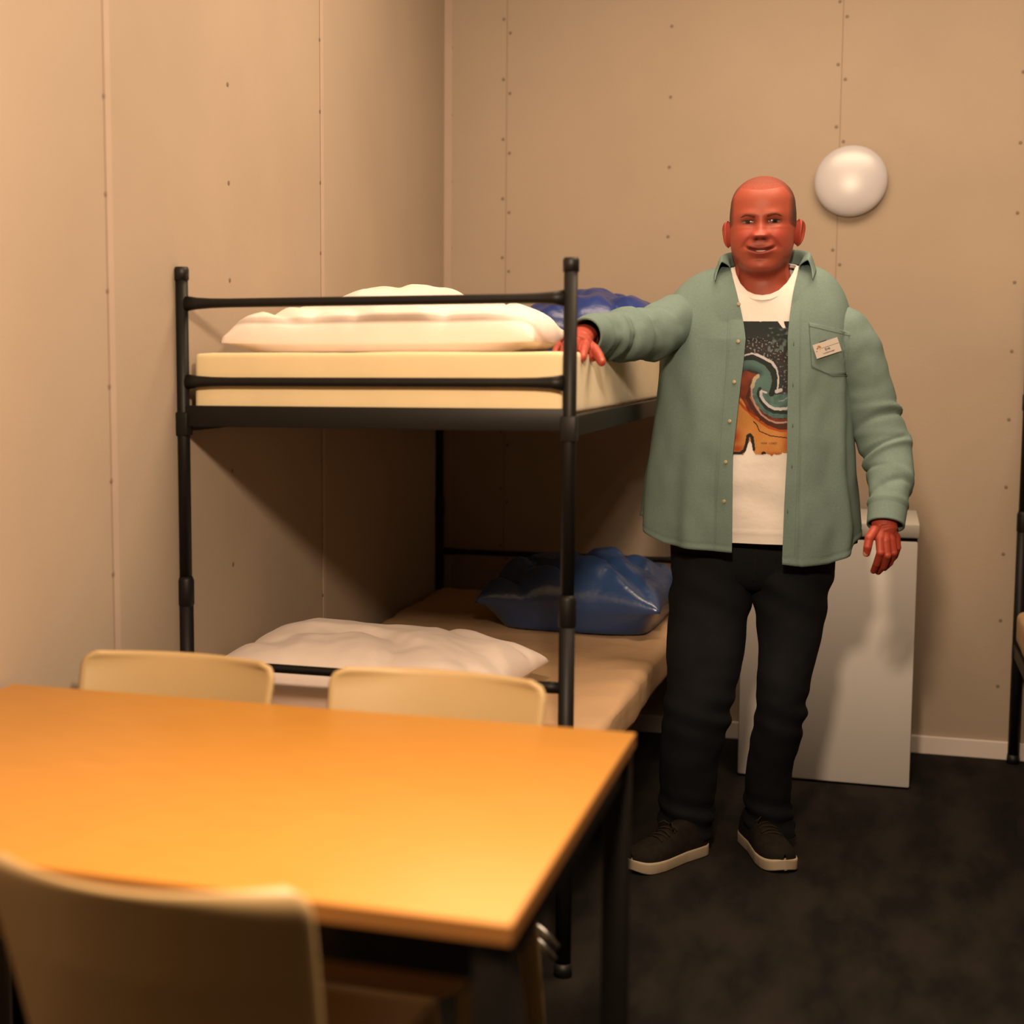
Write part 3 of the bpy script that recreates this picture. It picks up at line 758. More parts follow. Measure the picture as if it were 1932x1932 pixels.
def blend(a, t, shrink=0., r=0., dz=0., an=None):
    """t 0..1 from chest ring over the shoulders to the neck"""
    C_ = torso(a, Z0, shrink); N_ = neck_loop(a if an is None else an, r, dz); side = abs(math.cos(a))
    K_ = C_*1.0; K_[2] = Z0+(N_[2]-Z0)*((.42 if r > .005 else .30)+.53*side); kk = .04+.12*(1-side); K_[0] += (N_[0]-C_[0])*kk*(.6+1.0*(1-side)); K_[1] += (N_[1]-C_[1])*(.15+.25*(1-side))
    return C_*(1-t)**2+K_*2*t*(1-t)+N_*t*t
# t-shirt
G = []; nA = 160; As = [2*math.pi*k/nA-math.pi/2 for k in range(nA)]
HEM = zpx(1027, 3.98)
for z in np.linspace(HEM, Z0, 90)[:-1]:
    row = []
    for a in As:
        p = torso(a, z, .016); tt_ = (z-HEM)/(Z0-HEM)
        n = .006*fbm((p[0]*6, p[2]*9, 3), 2)+.004*math.sin(p[0]*38+p[2]*7+3*fbm((p[0]*3, p[2]*3, 9), 1))*(1-tt_)**1.0
        n -= .0035*math.exp(-((p[2]-HEM-.028)/.003)**2)*.5
        row.append(p+np.array((0, n if math.sin(a) < 0 else -n, 0)))
    G.append(row)
for t in np.linspace(0, 1, 34): G.append([blend(a, t, .016) for a in As])
m = MB(); m.grid(G, closed_u=True)
ts = m.build('t_shirt', M['tshirt'], PR)
m = MB(); Gc = []
for q_, (r_, dz) in enumerate(((.0035, -.0125), (.0032, -.0110), (-.0002, -.0010), (-.0022, .0012), (-.0042, -.0005), (-.004, -.009))):
    Gc.append([neck_loop(a, r_, dz)+np.array((0, -(.0022 if r_ > 0 else 0)*(1 if math.sin(a) < 0 else -1), 0)) for a in As])
m.grid(Gc, closed_u=True); m.build('neckband', M['tshirt'], ts)
def bvh(o):
    off = np.array(ROOT[o.name]); return BVHTree.FromPolygons([tuple(np.array(v.co)+off) for v in o.data.vertices], [tuple(p.vertices) for p in o.data.polygons])
BT = bvh(ts)
def onto(tree, px, py, e=.001):
    d = Vector(ray(px, py)).normalized(); h = tree.ray_cast(Vector(CAM), d)
    if h[0] is None: return None
    n = h[1]; n = -n if n.dot(d) > 0 else n; return h[0]+n*e

# chest print: a swirling wave over sand, colours laid out in the print's own sheet coordinates
def polyd(x, y, pts):
    best = 1e9
    for (x0, y0), (x1, y1) in zip(pts[:-1], pts[1:]):
        dx, dy = x1-x0, y1-y0; t = max(0, min(1, ((x-x0)*dx+(y-y0)*dy)/(dx*dx+dy*dy+1e-9))); best = min(best, math.hypot(x-x0-t*dx, y-y0-t*dy))
    return best
def inpoly(x, y, p):
    r_ = False; j = len(p)-1
    for i_ in range(len(p)):
        if (p[i_][1] > y) != (p[j][1] > y) and x < (p[j][0]-p[i_][0])*(y-p[i_][1])/(p[j][1]-p[i_][1])+p[i_][0]: r_ = not r_
        j = i_
    return r_
TEAL = [(300, 700), (470, 690), (560, 675), (650, 700), (720, 740), (770, 800), (790, 880), (785, 960), (760, 1020), (800, 1050), (940, 1040), (1000, 1040), (1000, 1300), (800, 1300), (690, 1250), (600, 1150), (560, 1050), (545, 960), (570, 900), (650, 845), (620, 800), (540, 785), (470, 790), (300, 800)]
RUST = [(300, 790), (455, 805), (500, 792), (560, 815), (655, 838), (600, 900), (560, 980), (575, 1090), (620, 1185), (700, 1260), (800, 1305), (1000, 1310), (1000, 1345), (840, 1350), (800, 1345), (700, 1300), (600, 1200), (540, 1060), (535, 980), (545, 880), (520, 1000), (540, 1120), (620, 1260), (720, 1345), (850, 1395), (1000, 1400), (1000, 1430), (850, 1425), (720, 1375), (620, 1290), (580, 1265), (520, 1230), (470, 1120), (440, 1080), (300, 1300)]
BUD = [(520, 1000), (545, 900), (545, 960), (540, 1080), (600, 1200), (700, 1300), (800, 1350), (1000, 1350), (1000, 1420), (850, 1420), (720, 1370), (620, 1285), (540, 1180), (490, 1080)]
def L8(r_, g_, b_): return np.array([(c/255)**2.2 for c in (r_, g_, b_)])/np.array((.98, .70, .46))*.50
def print_col(x, y):
    """x, y in sheet units (5.68 per photo pixel); returns colour or None where the shirt shows"""
    jag = 10*noise.noise(Vector((x*.02, y*.02, 1)))+5*noise.noise(Vector((x*.07, y*.07, 4)))
    if y < 262+jag*.4: return None
    if y < 330 and (840+(y-262)*.75 < x < 897+(y-262)*.30): return None
    bot = 1694 if x < 430 else (1694+jag)
    if y > bot+jag*(x > 560): return None
    if x > 880 and y > 1672+jag: return None
    if inpoly(x, y, [(430, 1760), (470, 1695), (500, 1650), (520, 1580), (540, 1542), (558, 1580), (566, 1640), (590, 1680), (612, 1705), (640, 1760)]): return None
    xs, ys = x+jag*.6, y+jag*.6
    black = polyd(x, y, [(300, 1680), (440, 1676), (480, 1645), (505, 1570), (518, 1490), (540, 1478), (562, 1505), (576, 1600), (578, 1640)])
    if black < 17: return L8(42, 38, 33)
    if math.hypot(x-686, y-1684) < 26: return L8(52, 24, 24)
    if polyd(xs, ys, [(300, 640), (470, 630), (560, 607), (640, 632), (720, 672), (780, 705), (825, 780), (846, 870), (838, 960), (830, 1015)]) < (8 if y > 760 or x < 600 else 14): return L8(240, 205, 175)
    if polyd(x, y, [(825, 1015), (870, 1000)]) < 20: return L8(235, 205, 175)
    if polyd(xs, ys, [(660, 1015), (655, 1060), (690, 1120), (740, 1170), (800, 1200), (870, 1205), (940, 1190), (1000, 1160)]) < 15: return L8(232, 200, 172)
    if polyd(xs, ys, [(665, 1010), (718, 1030)]) < 10: return L8(232, 200, 172)
    if polyd(xs, ys, [(850, 1120), (900, 1110), (940, 1080)]) < 4: return L8(190, 170, 150)
    if polyd(x, y, [(300, 670), (470, 652), (600, 650), (720, 715), (785, 800), (806, 900), (790, 980), (770, 1040)]) < 30 and inpoly(x, y, [(300, 600), (560, 600), (700, 650), (820, 760), (850, 900), (830, 1080), (700, 1080), (760, 960), (770, 850), (700, 740), (560, 700), (300, 710)]): return L8(42, 46, 38)
    if polyd(xs, ys, [(645, 985), (632, 1040), (655, 1110), (710, 1185), (790, 1230), (1000, 1245)]) < 20: return L8(44, 50, 38)
    if polyd(xs, ys, [(625, 845), (590, 880), (575, 940), (562, 965)]) < 19: return L8(205, 165, 115)
    if polyd(xs, ys, [(555, 975), (562, 1070), (600, 1170), (660, 1260), (740, 1320), (820, 1350), (1000, 1345)]) < 9: return L8(215, 150, 120)
    if inpoly(xs, ys, TEAL):
        d = polyd(x, y, [(440, 790), (540, 775), (640, 815)]); k = min(1, d/60); s_ = .8+.5*noise.noise(Vector((x*.02, y*.02, 7)))*(y > 1030)
        return L8(98, 116, 94)*(.35+.65*k)*(1+(s_-.8))
    if inpoly(x, y, BUD): return L8(92, 44, 28)
    if inpoly(x, y, RUST): return L8(140, 56, 30)*(1+.5*noise.noise(Vector((x*.012, y*.012, 2))))
    if y > 1060 and (x < 640 or y > 1330):
        if polyd(x, y, [(578, 1335), (612, 1372), (642, 1440), (760, 1490), (1000, 1520)]) < 5: return L8(60, 16, 8)
        if polyd(x, y, [(410, 1110), (470, 1180), (560, 1265), (640, 1330), (740, 1400), (860, 1435), (1000, 1440)]) < 14: return L8(205, 80, 30)
        k = max(g(x-380, 45)*g(y-1500, 60), g(x-400, 60)*g(y-1630, 35), g(x-940, 50)*g(y-1560, 90)*.6, g(x-800, 90)*g(y-1690, 18)*.8)
        k = min(1, k+.18*noise.noise(Vector((x*.012, y*.012, 5))))
        return L8(238, 140, 62)*(1-k)+L8(200, 70, 24)*k
    # dark sea above the curl, speckled with foam
    c = L8(46, 48, 42)
    d = math.hypot(x-600, (y-900)); k = g(d-370, 60); c = c*(1-k)+L8(66, 50, 42)*k
    f = noise.noise(Vector((x*.05, y*.05, 11)))
    if (k > .25 and f > .34) : c = L8(150, 140, 122)
    w = noise.noise(Vector((x*.016+y*.012, y*.02-x*.012, 3)))
    if x > 730 and 330 < y < 620 and w > .05: c = c*(1-min(1, (w-.05)*3.2))+L8(110, 112, 92)*min(1, (w-.05)*3.2)
    if x > 760 and y > 700: c = c*.8+L8(96, 88, 74)*.2*(1+f)
    return c
GR = {}; Vp = []; Fp = []; Cp = []; stp = .9
nx = int((1502-1366)/stp); ny = int((866-600)/stp)
for j in range(ny+1):
    for i_ in range(nx+1):
        px, py = 1366+i_*stp, 600+j*stp; c = print_col((px-1320)*5.68, (py-560)*5.68)
        if c is None: continue
        h = onto(BT, px, py, .0009)
        if h is None: continue
        GR[(i_, j)] = len(Vp); Vp.append(h[:]); Cp.append(c)
for (i_, j), k in GR.items():
    if (i_+1, j) in GR and (i_, j+1) in GR and (i_+1, j+1) in GR: Fp.append((k, GR[(i_, j+1)], GR[(i_+1, j+1)], GR[(i_+1, j)]))
pm = MB(); pm.add(Vp, Fp); po = pm.build('chest_print', M['print'], ts); setcol(po, Cp); po['label'] = 'swirling wave print in teal, white, rust and orange'
def text_on(tree, parent, name, s, px, py, size_px, ang, mat_, e=.0016, sx=1.0):
    cu = bpy.data.curves.new('t', 'FONT'); cu.body = s; cu.size = 1; cu.align_x = 'CENTER'; cu.resolution_u = 2
    o = bpy.data.objects.new('t', cu); COL.objects.link(o); dg = bpy.context.evaluated_depsgraph_get(); dg.update()
    me = bpy.data.meshes.new_from_object(o.evaluated_get(dg)); ca, sa = math.cos(ang), math.sin(ang); V = []
    for v in me.vertices:
        x, y = v.co.x*size_px*sx, v.co.y*size_px; V.append(tuple(onto(tree, px+x*ca+y*sa, py+x*sa-y*ca, e)))
    m = MB(); m.add(V, [tuple(p.vertices) for p in me.polygons]); bpy.data.objects.remove(o); return m.build(name, mat_, parent, smooth=False)
text_on(BT, ts, 'print_lettering', 'NIAK  LORET', 1451, 838, 5.2, .03, M['ink'], e=.0018, sx=1.0)

# ---------------- open shirt
HEMT = [(-1.62, 1042), (-1.95, 1039), (-2.35, 1033), (-2.75, 1012), (-3.0, 988), (-3.3, 990), (-3.8, 1025), (-4.712, 1060)]   # left half (angle, py)
HEMR = [(-1.45, 1057), (-1.1, 1064), (-.75, 1060), (-.42, 1045), (-.18, 1024), (.1, 1010), (.6, 1035), (1.571, 1060)]
EDL = [(zpx(y, 3.97), xpx(x, y, 3.97)) for x, y in ((1381, 1042), (1382, 950), (1383, 860), (1391, 780), (1396, 730), (1402, 680), (1405, 640), (1404, 590), (1398, 550))]
EDR = [(zpx(y, 3.97), xpx(x, y, 3.97)) for x, y in ((1475, 1060), (1479, 950), (1484, 860), (1485, 750), (1485, 680), (1484, 620), (1486, 580), (1494, 550))]
def ang_for_x(x, z, shrink):
    xl, xr, f, b = ev(TS, z); w = (xr-xl)/2-shrink; u = max(-.999, min(.999, (x-(xl+xr)/2)/w))
    c = sg(u)*abs(u)**(NN/2); return -math.acos(c)         # front half: sin<0
def shirt_half(side):
    ED = sorted(EDL if side < 0 else EDR); exs = [e[0] for e in ED]; eys = [e[1] for e in ED]
    back = -1.5*math.pi if side < 0 else .5*math.pi; sh = -.004
    NU, rows = 110, []
    HM = sorted(HEMT if side < 0 else HEMR)
    def col(u):
        out = []
        for t in np.linspace(0, 1, 110):
            # hem height for this column, iterate once for angle
            a = None; z = zpx(1040)
            for _ in range(3):
                ax = ang_for_x(float(np.interp(z, exs, eys)), z, sh); a = ax+(back-ax)*u
                hem = zpx(float(np.interp(a, [h[0] for h in HM], [h[1] for h in HM])), 4.0 if math.sin(a) < .2 else 4.2); z = hem+(Z0-hem)*t
            p = torso(a, z, sh)
            edge = u*abs(back-ax)*.24                                  # rough distance from the front edge
            low = 1-t
            n = .0045*fbm((p[0]*5+side, p[1]*5, p[2]*2.5), 2)+(.0055*low+.0015)*math.sin(a*11+2.5*fbm((a, p[2]*2.2, side), 2)+side)
            n += .0045*fbm((p[0]*14, p[1]*14, p[2]*7), 2)
            n *= min(1, edge/.06+.25)
            if edge < .034: n += .0012
            if abs(edge-.036) < .0035: n -= .0015
            hz = z-hem
            if hz < .012: n += .0010
            elif hz < .016: n -= .0010
            nx_, ny_ = math.cos(a), math.sin(a)
            out.append(p+np.array((nx_*n, ny_*n, 0)))
        a0 = a; nl = n; ae = -math.pi+.42 if side < 0 else -.36; an = ae+(back-ae)*u; dn = np.array((math.cos(a0)*nl, math.sin(a0)*nl, 0))
        for t in np.linspace(0, 1, 60)[1:]:
            p = blend(a0, t, sh, .010, .004, an); n = .007*fbm((p[0]*9, p[1]*9, p[2]*5), 2)*math.sin(math.pi*t)
            out.append(p+dn*(1-t)**1.5+np.array((0, -n if math.sin(a0) < 0 else n, n*.5)))
        return out
    us = np.linspace(0, 1, NU)**1.35
    A = np.array([col(u) for u in us]).transpose(1, 0, 2)
    for i_ in range(A.shape[0]):
        for j in range(A.shape[1]):
            p = A[i_, j]
            if p[1] > YM+.02: continue
            h = BT.ray_cast(Vector((p[0], 3.4, p[2])), Vector((0, 1, 0)))
            if h[0] is not None and p[1] > h[0].y-.0055: p[1] = h[0].y-.0055
    return A
sm = MB(); GL, GRr = shirt_half(-1), shirt_half(1)
sm.grid(GL, flip=True); sm.grid(GRr)
# sleeves
def sleeve(pts, rads, flat, seed, creases, cuff_len=.05, up=(0, 1, 0), nseg=40, foldamp=.004):
    pts = [Vector(p) for p in pts]
    # dense catmull-rom
    D = []; Rr = []
    n = len(pts)
    for i_ in range(n-1):
        p0, p1, p2, p3 = pts[max(0, i_-1)], pts[i_], pts[i_+1], pts[min(n-1, i_+2)]
        for k in range(16):
            t = k/16; D.append(.5*((2*p1)+(p2-p0)*t+(2*p0-5*p1+4*p2-p3)*t*t+(-p0+3*p1-3*p2+p3)*t**3)); s_ = t*t*(3-2*t); Rr.append(rads[i_]*(1-s_)+rads[i_+1]*s_)
    D.append(pts[-1]); Rr.append(rads[-1]); G = []; prev = Vector(up); L = len(D); total = sum((D[k+1]-D[k]).length for k in range(L-1)); run = 0
    for k in range(L):
        t = (D[min(k+1, L-1)]-D[max(k-1, 0)]).normalized(); a = (prev-t*prev.dot(t)).normalized(); prev = a; b = t.cross(a); row = []
        for j in range(nseg):
            c = 2*math.pi*j/nseg; dirv = a*math.cos(c)*flat+b*math.sin(c); f = run/total; incuff = total-run < cuff_len
            n_ = 0
            if not incuff:
                fade = min(1, (total-run-cuff_len)/.03)
                for (cf_, ca_, amp, wd) in creases:
                    n_ += 1.5*amp*g(f-cf_-.035*math.sin(c+ca_), wd)*(.55+.45*math.cos(c-ca_))
                q_ = D[k]*9+dirv*1.1; n_ += foldamp*fbm((q_.x+seed, q_.y, q_.z), 3)*fade
                n_ += .0035*math.exp(-((total-run-cuff_len-.008)/.008)**2)
            row.append(D[k]+dirv*(Rr[k]+n_))
        G.append(row)
        if k < L-1: run += (D[k+1]-D[k]).length
    # turn the cuff in
    last = np.array(G[-1]); cen = last.mean(0)
    for s_, back in ((.93, .0), (.90, .012), (.88, .05)):
        G.append([Vector(cen+(p-cen)*s_)-t*back for p in last])
    return np.array(G)
cz = [(.42, 0, -.006, .012), (.47, 1, .006, .014), (.52, 2, -.007, .012), (.57, 0, .007, .013), (.62, 4, -.006, .012), (.67, 3, .006, .014), (.73, 5, -.005, .012), (.79, 1, .005, .013), (.85, 3, -.005, .01), (.22, 2, .004, .03), (.32, 5, -.004, .02)]
s1 = sleeve([q(1548, 606, 4.13), q(1590, 628, 4.13), q(1620, 690, 4.13), q(1645, 770, 4.135), q(1667, 840, 4.12), q(1680, 890, 4.08), q(1677, 935, 4.03), q(1671, 991, 3.985)],
            [.040, .068, .067, .066, .064, .059, .048, .0455], .95, 3, cz)
sm.grid(s1, closed_u=True)
cz2 = [(.30, .5, -.008, .02), (.38, 2, .007, .022), (.47, 1, -.009, .018), (.55, 0, .008, .02), (.64, 5, -.008, .016), (.72, 4, .006, .02), (.80, 2, -.005, .014)]
s2 = sleeve([q(1310, 590, 4.13), q(1272, 606, 4.08), q(1232, 626, 3.97), q(1180, 636, 3.84), q(1132, 634, 3.70), q(1102, 634, 3.575)],
            [.045, .070, .068, .063, .056, .044], 1.0, 8, cz2, cuff_len=.06, up=(0, 0, 1), foldamp=.006)
sm.grid(s2, closed_u=True, flip=False)
so = sm.build('shirt', M['shirt'], PR)
bm = bmesh.new(); bm.from_mesh(so.data); bmesh.ops.remove_doubles(bm, verts=bm.verts[:], dist=.0004); bmesh.ops.recalc_face_normals(bm, faces=bm.faces[:]); bm.to_mesh(so.data); bm.free()
so.data.polygons.foreach_set('use_smooth', [True]*len(so.data.polygons))
BS = bvh(so)
# collar: stand plus turned-down fall, open at the front
m = MB(); G = []
S = np.linspace(-1, 1, 81)
bL, bR = onto(BS, 1387, 542, .002), onto(BS, 1510, 548, .002)
for s_ in S:
    fr = abs(s_); a = math.pi/2-s_*(math.pi/2+.38)                  # back centre = pi/2
    bs = neck_loop(a, .012, -.002); bs[2] += .004*(1-fr)
    hgt = .036-.006*fr**3; fall = .040+.010*fr**4
    out = np.array((math.cos(a), math.sin(a), 0))
    base = bs.copy(); mid = bs+out*.001+np.array((0, 0, hgt*.6)); top = bs+out*(.004+.014*fr**3)+np.array((0, 0, hgt)); top2 = top+out*.008+np.array((0, 0, -.001))
    e1 = top+out*(.015+.001*fr)+np.array((0, 0, -fall*.45)); e2 = top+out*(.023+.002*fr)+np.array((-s_*.004*fr**4, -.016*fr**4, -fall*.98))
    G.append([base, mid, top, top2, e1, e2])
G = np.array(G).transpose(1, 0, 2)
# smooth across rows by interpolation
rows = []
for k in range(5):
    for t in np.linspace(0, 1, 5)[:-1]: 
        p0, p1, p2, p3 = G[max(0, k-1)], G[k], G[k+1], G[min(5, k+2)]
        rows.append(.5*((2*p1)+(p2-p0)*t+(2*p0-5*p1+4*p2-p3)*t*t+(-p0+3*p1-3*p2+p3)*t**3))
rows.append(G[5]); m.grid(np.array(rows)); co = m.build('collar', M['shirt'], so)
def st_solid(o, th=.0022):
    def f(o):
        md = o.modifiers.new('s', 'SOLIDIFY'); md.thickness = th; md.offset = 0
    mod_apply(o, f)
st_solid(co); st_solid(so, .0018)
# pocket, seams, buttons
def panel_on(tree, poly, name, mat_, parent, e=.0022, step=3):
    xs = [p[0] for p in poly]; ys = [p[1] for p in poly]; GR = {}; V = []; F = []
    # map unit square onto the quad-ish polygon by scanlines
    n = 26; rows = []
    y0, y1 = min(ys), max(ys)
    for j in range(n+1):
        y = y0+(y1-y0)*(j/n)*.998+.05; cr = []
        for (ax, ay), (bx_, by_) in zip(poly, poly[1:]+poly[:1]):
            if (ay > y) != (by_ > y): cr.append(ax+(bx_-ax)*(y-ay)/(by_-ay))
        if len(cr) < 2: continue
        l, r_ = min(cr), max(cr); row = []
        for i_ in range(n+1):
            h = onto(tree, l+(r_-l)*i_/n, y, e if 0 < i_ < n and 0 < j < n else e*.3)
            row.append(h[:] if h is not None else rows[-1][i_])
        rows.append(row)
    m = MB(); m.grid(np.array(rows)); return m.build(name, mat_, parent)
pk = [(1526, 608), (1604, 626), (1599, 709), (1571, 710), (1531, 693)]
panel_on(BS, pk, 'pocket', M['shirt'], so, e=.003)
def line_on(tree, pts, r_, name, mat_, parent, e=.001):
    V = []
    for (x0, y0), (x1, y1) in zip(pts[:-1], pts[1:]):
        n = max(2, int(math.hypot(x1-x0, y1-y0)/5))
        for k in range(n): h = onto(tree, x0+(x1-x0)*k/n, y0+(y1-y0)*k/n, e); V.append(h) if h is not None else None
    h = onto(tree, *pts[-1], e); V.append(h) if h is not None else None
    m = MB(); m.tube(V, r_, 6); return m.build(name, mat_, parent)
line_on(BS, [(1526, 608), (1531, 693), (1571, 710), (1599, 709)], .0008, 'pocket_stitching', M['shirt_seam'], so, .0018)
line_on(BS, [(1527, 616), (1604, 634)], .0006, 'pocket_stitching', M['shirt_seam'], so, .0034)
line_on(BS, [(1509, 640), (1508, 720), (1508, 820), (1503, 920), (1499, 1050)], .0005, 'placket_stitching', M['shirt_seam'], so, .0006)
line_on(BS, [(1373, 600), (1370, 700), (1360, 830), (1352, 950), (1350, 1025)], .0005, 'placket_stitching', M['shirt_seam'], so, .0006)
for bx_, by_ in ((1394, 574), (1393, 644.5), (1385.5, 721), (1377, 795), (1369.5, 872), (1366.5, 946)):
    h = onto(BS, bx_, by_, .0012); h2 = onto(BS, bx_, by_, .0040)
    if h is None: continue
    d = (h2-h).normalized(); mb = MB(); mb.tube([h, h+d*.0022, h+d*.0026], [.0048, .0048, .0036], 16); b_ = mb.build('button', M['button'], so)
for bx_, by_ in ((1497.5, 648), (1496, 725.5), (1495.5, 802), (1494, 879), (1486, 964)):
    h, h2 = onto(BS, bx_, by_-5, .0008), onto(BS, bx_, by_+5, .0008)
    if h is None or h2 is None: continue
    mb = MB(); mb.tube([h, (h+h2)/2, h2], [.0009, .0013, .0009], 8); mb.build('buttonhole', M['shirt_seam'], so)
# name badge
cs = [(1531.2, 652), (1577.1, 636.6), (1582.1, 663), (1537, 678.4)]
cp = [onto(BS, x, y, .004) for x, y in cs]; cen = sum(cp, Vector())/4
n = (cp[1]-cp[0]).cross(cp[3]-cp[0]).normalized(); n = -n if n.y > 0 else n
cen += n*.005
ux = ((cp[1]-cp[0])+(cp[2]-cp[3])).normalized(); ux = (ux-n*ux.dot(n)).normalized(); uy = n.cross(ux); uy = -uy if uy.z < 0 else uy
wv = ((cp[1]-cp[0]).length+(cp[2]-cp[3]).length)/4; hv_ = ((cp[3]-cp[0]).length+(cp[2]-cp[1]).length)/4
def bp(u, v, w=0): return tuple(cen+ux*u*wv+uy*v*hv_+n*w)
mb = MB(); mb.add([bp(u, v, w) for w in (0, .0016) for u, v in ((-1, -1), (1, -1), (1, 1), (-1, 1))], [(3, 2, 1, 0), (4, 5, 6, 7), (0, 1, 5, 4), (1, 2, 6, 5), (2, 3, 7, 6), (3, 0, 4, 7)])
bd = mb.build('name_badge', M['badge'], PR, smooth=False); bd['label'] = 'white name badge clipped on the shirt pocket'
mb = MB(); mb.add([bp(u, v, w) for w in (-.006, 0) for u, v in ((-.35, .75), (.15, .75), (.15, 1.12), (-.35, 1.12))], [(3, 2, 1, 0), (4, 5, 6, 7), (0, 1, 5, 4), (1, 2, 6, 5), (2, 3, 7, 6), (3, 0, 4, 7)]); mb.build('clip', M['cap'], bd, smooth=False)
def flat_text(s, u, v, sz, name, mt):
    cu = bpy.data.curves.new('t', 'FONT'); cu.body = s; cu.size = 1; cu.align_x = 'CENTER'; cu.resolution_u = 2; cu.offset = .012
    o = bpy.data.objects.new('t', cu); COL.objects.link(o); dg = bpy.context.evaluated_depsgraph_get(); dg.update()
    me = bpy.data.meshes.new_from_object(o.evaluated_get(dg)); V = [tuple(Vector(bp(u, v, .0019))+ux*p.co.x*sz+uy*p.co.y*sz) for p in me.vertices]
    m = MB(); m.add(V, [tuple(p.vertices) for p in me.polygons]); bpy.data.objects.remove(o); m.build(name, mt, bd, smooth=False)
flat_text('Erik', .02, -.28, .0092, 'lettering', M['ink']); flat_text('Locatiemanager', .05, -.66, .0052, 'lettering', M['ink'])
mb = MB(); mb.add([bp(u, v, .0019) for u, v in ((-.45, .17), (.97, .17), (.97, .21), (-.45, .21))], [(0, 1, 2, 3)]); mb.build('rule_line', M['ink'], bd, smooth=False)
mb = MB()
for (u, v, r_, mi) in ((-.58, .52, .0042, 0), (-.50, .40, .0030, 0), (-.73, .32, .0018, 1), (-.84, -.02, .0014, 1), (-.56, .12, .0014, 0)):
    c_ = Vector(bp(u, v, .0019+.0001*mi)); mb.add([c_+(ux*math.cos(k*math.pi/6)+uy*math.sin(k*math.pi/6)*.8)*r_ for k in range(12)], [tuple(range(12))], mi)
mb.build('logo', [M['ink_orange'], M['ink']], bd, smooth=False)

# ---------------- jeans
JL = [  # py, left px, right px, Y centre, depth half  (image-left leg)
 (1040, 1268, 1430, 4.15, .115), (1110, 1264, 1424, 4.14, .110), (1160, 1261, 1410, 4.12, .100), (1220, 1259, 1403, 4.09, .090), (1270, 1260, 1394, 4.07, .082), (1320, 1256, 1384, 4.05, .076), (1370, 1250, 1372, 4.05, .072), (1430, 1243, 1356, 4.07, .072), (1500, 1242, 1347, 4.09, .072), (1555, 1244, 1343, 4.10, .074), (1590, 1248, 1341, 4.10, .076)]
JR = [(1040, 1414, 1577, 4.15, .115), (1110, 1422, 1567, 4.15, .110), (1160, 1425, 1559, 4.14, .100), (1220, 1428, 1546, 4.12, .090), (1270, 1429, 1532, 4.10, .082), (1310, 1430, 1525, 4.09, .076), (1360, 1424, 1518, 4.10, .072), (1400, 1417, 1509, 4.12, .070), (1450, 1410, 1494, 4.15, .070), (1500, 1402, 1492, 4.18, .072), (1555, 1400, 1498, 4.20, .076), (1592, 1403, 1500, 4.20, .078)]
jm = MB()
def leg_loft(T, seed, knee):
    Tm = smooth_tab([(t[0], t[1], t[2], t[3], t[4]) for t in T], 160); G = []
    for k in range(len(Tm[0])):
        py, l, r_, Y, d = [float(Tm[i_][k]) for i_ in range(5)]; a0, a1 = P(l, py, Y), P(r_, py, Y); z = max(.045, a0[2]); row = []
        for j in range(56):
            c = 2*math.pi*j/56; x = (a0[0]+a1[0])/2+(a1[0]-a0[0])/2*math.cos(c); y = Y+d*math.sin(c)
            n = .006*fbm((x*9+seed, y*9, z*6), 3)
            kz = z-knee
            n += .007*math.sin(kz*95+math.cos(c)*2.2+seed)*g(kz, .05)*(.6+.4*math.cos(c-1)) + .005*math.sin(z*110+c*1.5)*g(z-.09, .05) + .004*math.sin(z*70+math.cos(c)*4)*g(z-.74, .06)
            row.append((x+math.cos(c)*n, y+math.sin(c)*n, z))
        G.append(row)
    jm.grid(np.array(G), closed_u=True, flip=True)
    cb_ = np.array(G[-1]); ce = cb_.mean(0); jm.grid(np.array([cb_, ce+(cb_-ce)*.93, ce+(cb_-ce)*.9+np.array((0, 0, .05))]), closed_u=True, flip=True)
leg_loft(JL, 1, float(P(1300, 1345, 4.05)[2])); leg_loft(JR, 5, float(P(1474, 1350, 4.08)[2]))
G = []
for py, l, r_, f in ((985, 1262, 1580, .10), (1020, 1265, 1578, .12), (1060, 1266, 1576, .112), (1085, 1268, 1573, .092), (1100, 1290, 1550, .070), (1110, 1360, 1480, .040), (1113, 1400, 1440, .015)):
    a0, a1 = P(l, py, 4.15), P(r_, py, 4.15); G.append([((a0[0]+a1[0])/2+(a1[0]-a0[0])/2*math.cos(c)*1.0, 4.15+f*math.sin(c), a0[2]) for c in np.linspace(0, 2*math.pi, 61)[:-1]])
jm.grid(np.array(G), closed_u=True, flip=True)
jo = jm.build('jeans', M['jeans'], PR)
line_on(bvh(jo), [(1428, 1032), (1425, 1060), (1421, 1098)], .0008, 'fly_stitching', M['lace'], jo, .0005)

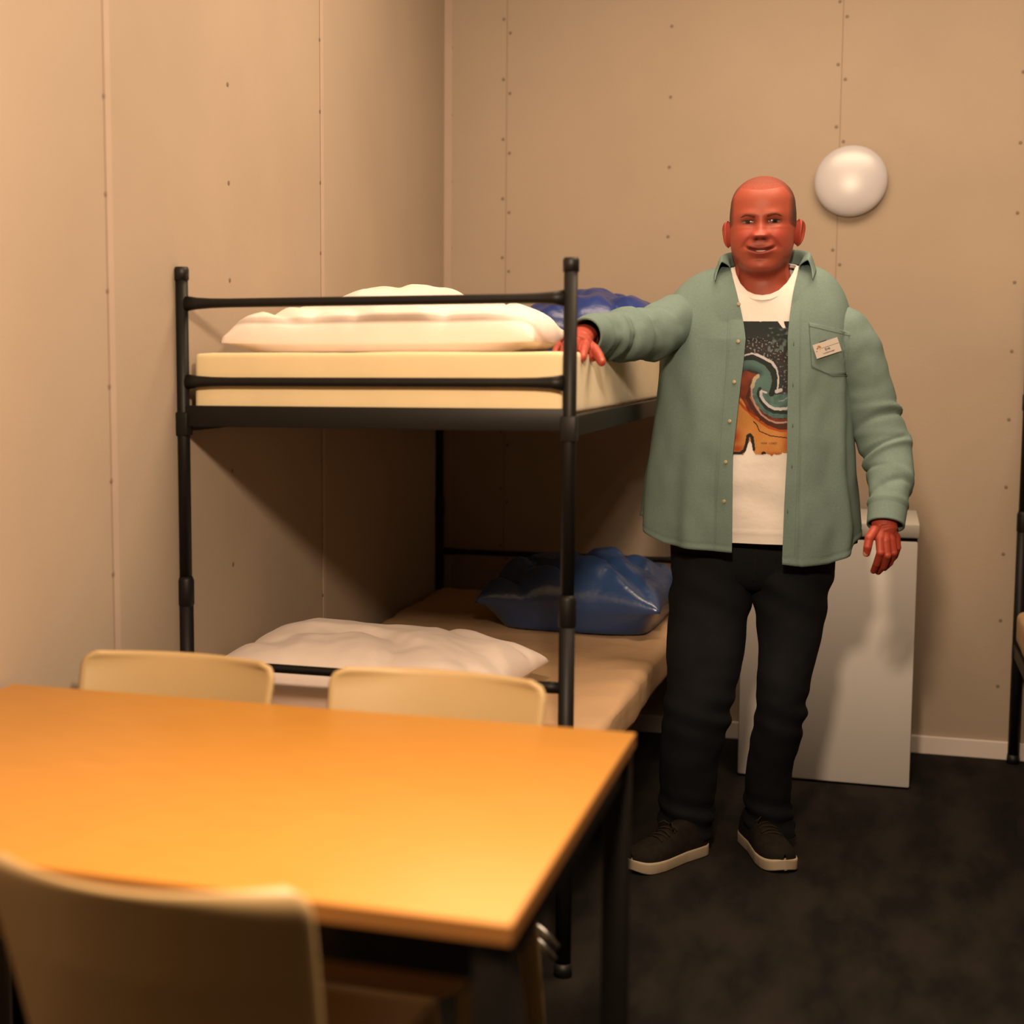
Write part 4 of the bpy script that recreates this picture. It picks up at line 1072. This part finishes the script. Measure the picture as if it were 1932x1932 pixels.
# ---------------- shoes (local: toe along +y, built then turned)
def shoe(toe, heel, w=.105):
    toe = np.array(toe); heel = np.array(heel); L = .295; d = toe-heel; d = d/np.linalg.norm(d); side = np.array((d[1], -d[0]))
    def W_(s_, t, z): p = toe-d*(L*(1-s_)) ; return (p[0]+side[0]*t, p[1]+side[1]*t, z)
    out = []
    for s_, hw in ((0, .002), (.008, .018), (.03, .029), (.08, .036), (.2, .038), (.38, .039), (.55, .046), (.70, .052), (.82, .051), (.90, .045), (.95, .036), (.985, .022), (1, .003)): out.append((s_, hw*w/.105))
    so_ = smooth_tab(out, 60); so_[1][0] = .004; so_[1][-1] = .004
    m = MB(); G = []
    for z, k in ((.002, .90), (.0, .97), (.004, 1.0), (.026, 1.0), (.031, .985), (.032, .93)):
        ring = [W_(s_, hw*k+(.0), z+.010*max(0, (s_-.85)/.15)**2*(1 if z < .02 else .6)) for s_, hw in zip(so_[0], so_[1])]+[W_(s_, -hw*k, z+.010*max(0, (s_-.85)/.15)**2*(1 if z < .02 else .6)) for s_, hw in list(zip(so_[0], so_[1]))[::-1]]
        G.append(ring)
    m.grid(np.array(G), closed_u=True); n = len(G[0])
    m.f.append(tuple(range(n))[::-1]); m.mi.append(0); m.f.append(tuple(range(m.n-n, m.n))); m.mi.append(0)
    rt = empty_part('shoe'); m.build('sole', M['sole'], rt)
    hs = smooth_tab([(0, .055), (.04, .072), (.12, .082), (.25, .085), (.36, .080), (.48, .070), (.60, .056), (.72, .046), (.84, .040), (.93, .033), (1, .018)], 60)
    m = MB(); G = []
    for k in range(60):
        s_ = so_[0][k]*.965+.010; hw = so_[1][k]*.955; h = float(np.interp(s_, hs[0], hs[1])); row = []
        for c in np.linspace(0, math.pi, 26):
            e = 2/2.3; row.append(W_(s_, hw*sg(math.cos(c))*abs(math.cos(c))**e, .028+h*math.sin(c)**e))
        G.append(row)
    m.grid(np.array(G)); up = m.build('upper', M['shoe'], rt)
    m = MB()
    for k in range(5):
        s_ = .46+.05*k; h = float(np.interp(s_, hs[0], hs[1])); pts = []
        for t in np.linspace(-.026, .026, 9): pts.append(W_(s_+(.012 if k % 2 else -.012)*t/.026, t, .0305+h*(1-(abs(t)/.046)**2.3)**.5))
        m.tube(pts, .0022, 8)
    for sgn in (-1, 1): m.tube([W_(.47, 0, .028+.075), W_(.50, sgn*.014, .112), W_(.53, sgn*.026, .105), W_(.51, sgn*.022, .093), W_(.47, sgn*.004, .10)], .002, 8)
    m.build('laces', M['lace'], rt); return rt
def empty_part(name):
    o = bpy.data.objects.new(name, None); COL.objects.link(o); o.parent = PR; ROOT[o.name] = ROOT[PR.name]; o.empty_display_size = .05; return o
shoe(P(1482, 1648, 3.985)[:2], P(1412, 1590, 4.24)[:2])
tl = P(1188, 1652, 3.86); hl = P(1318, 1606, 4.09)
shoe(tl[:2], hl[:2])
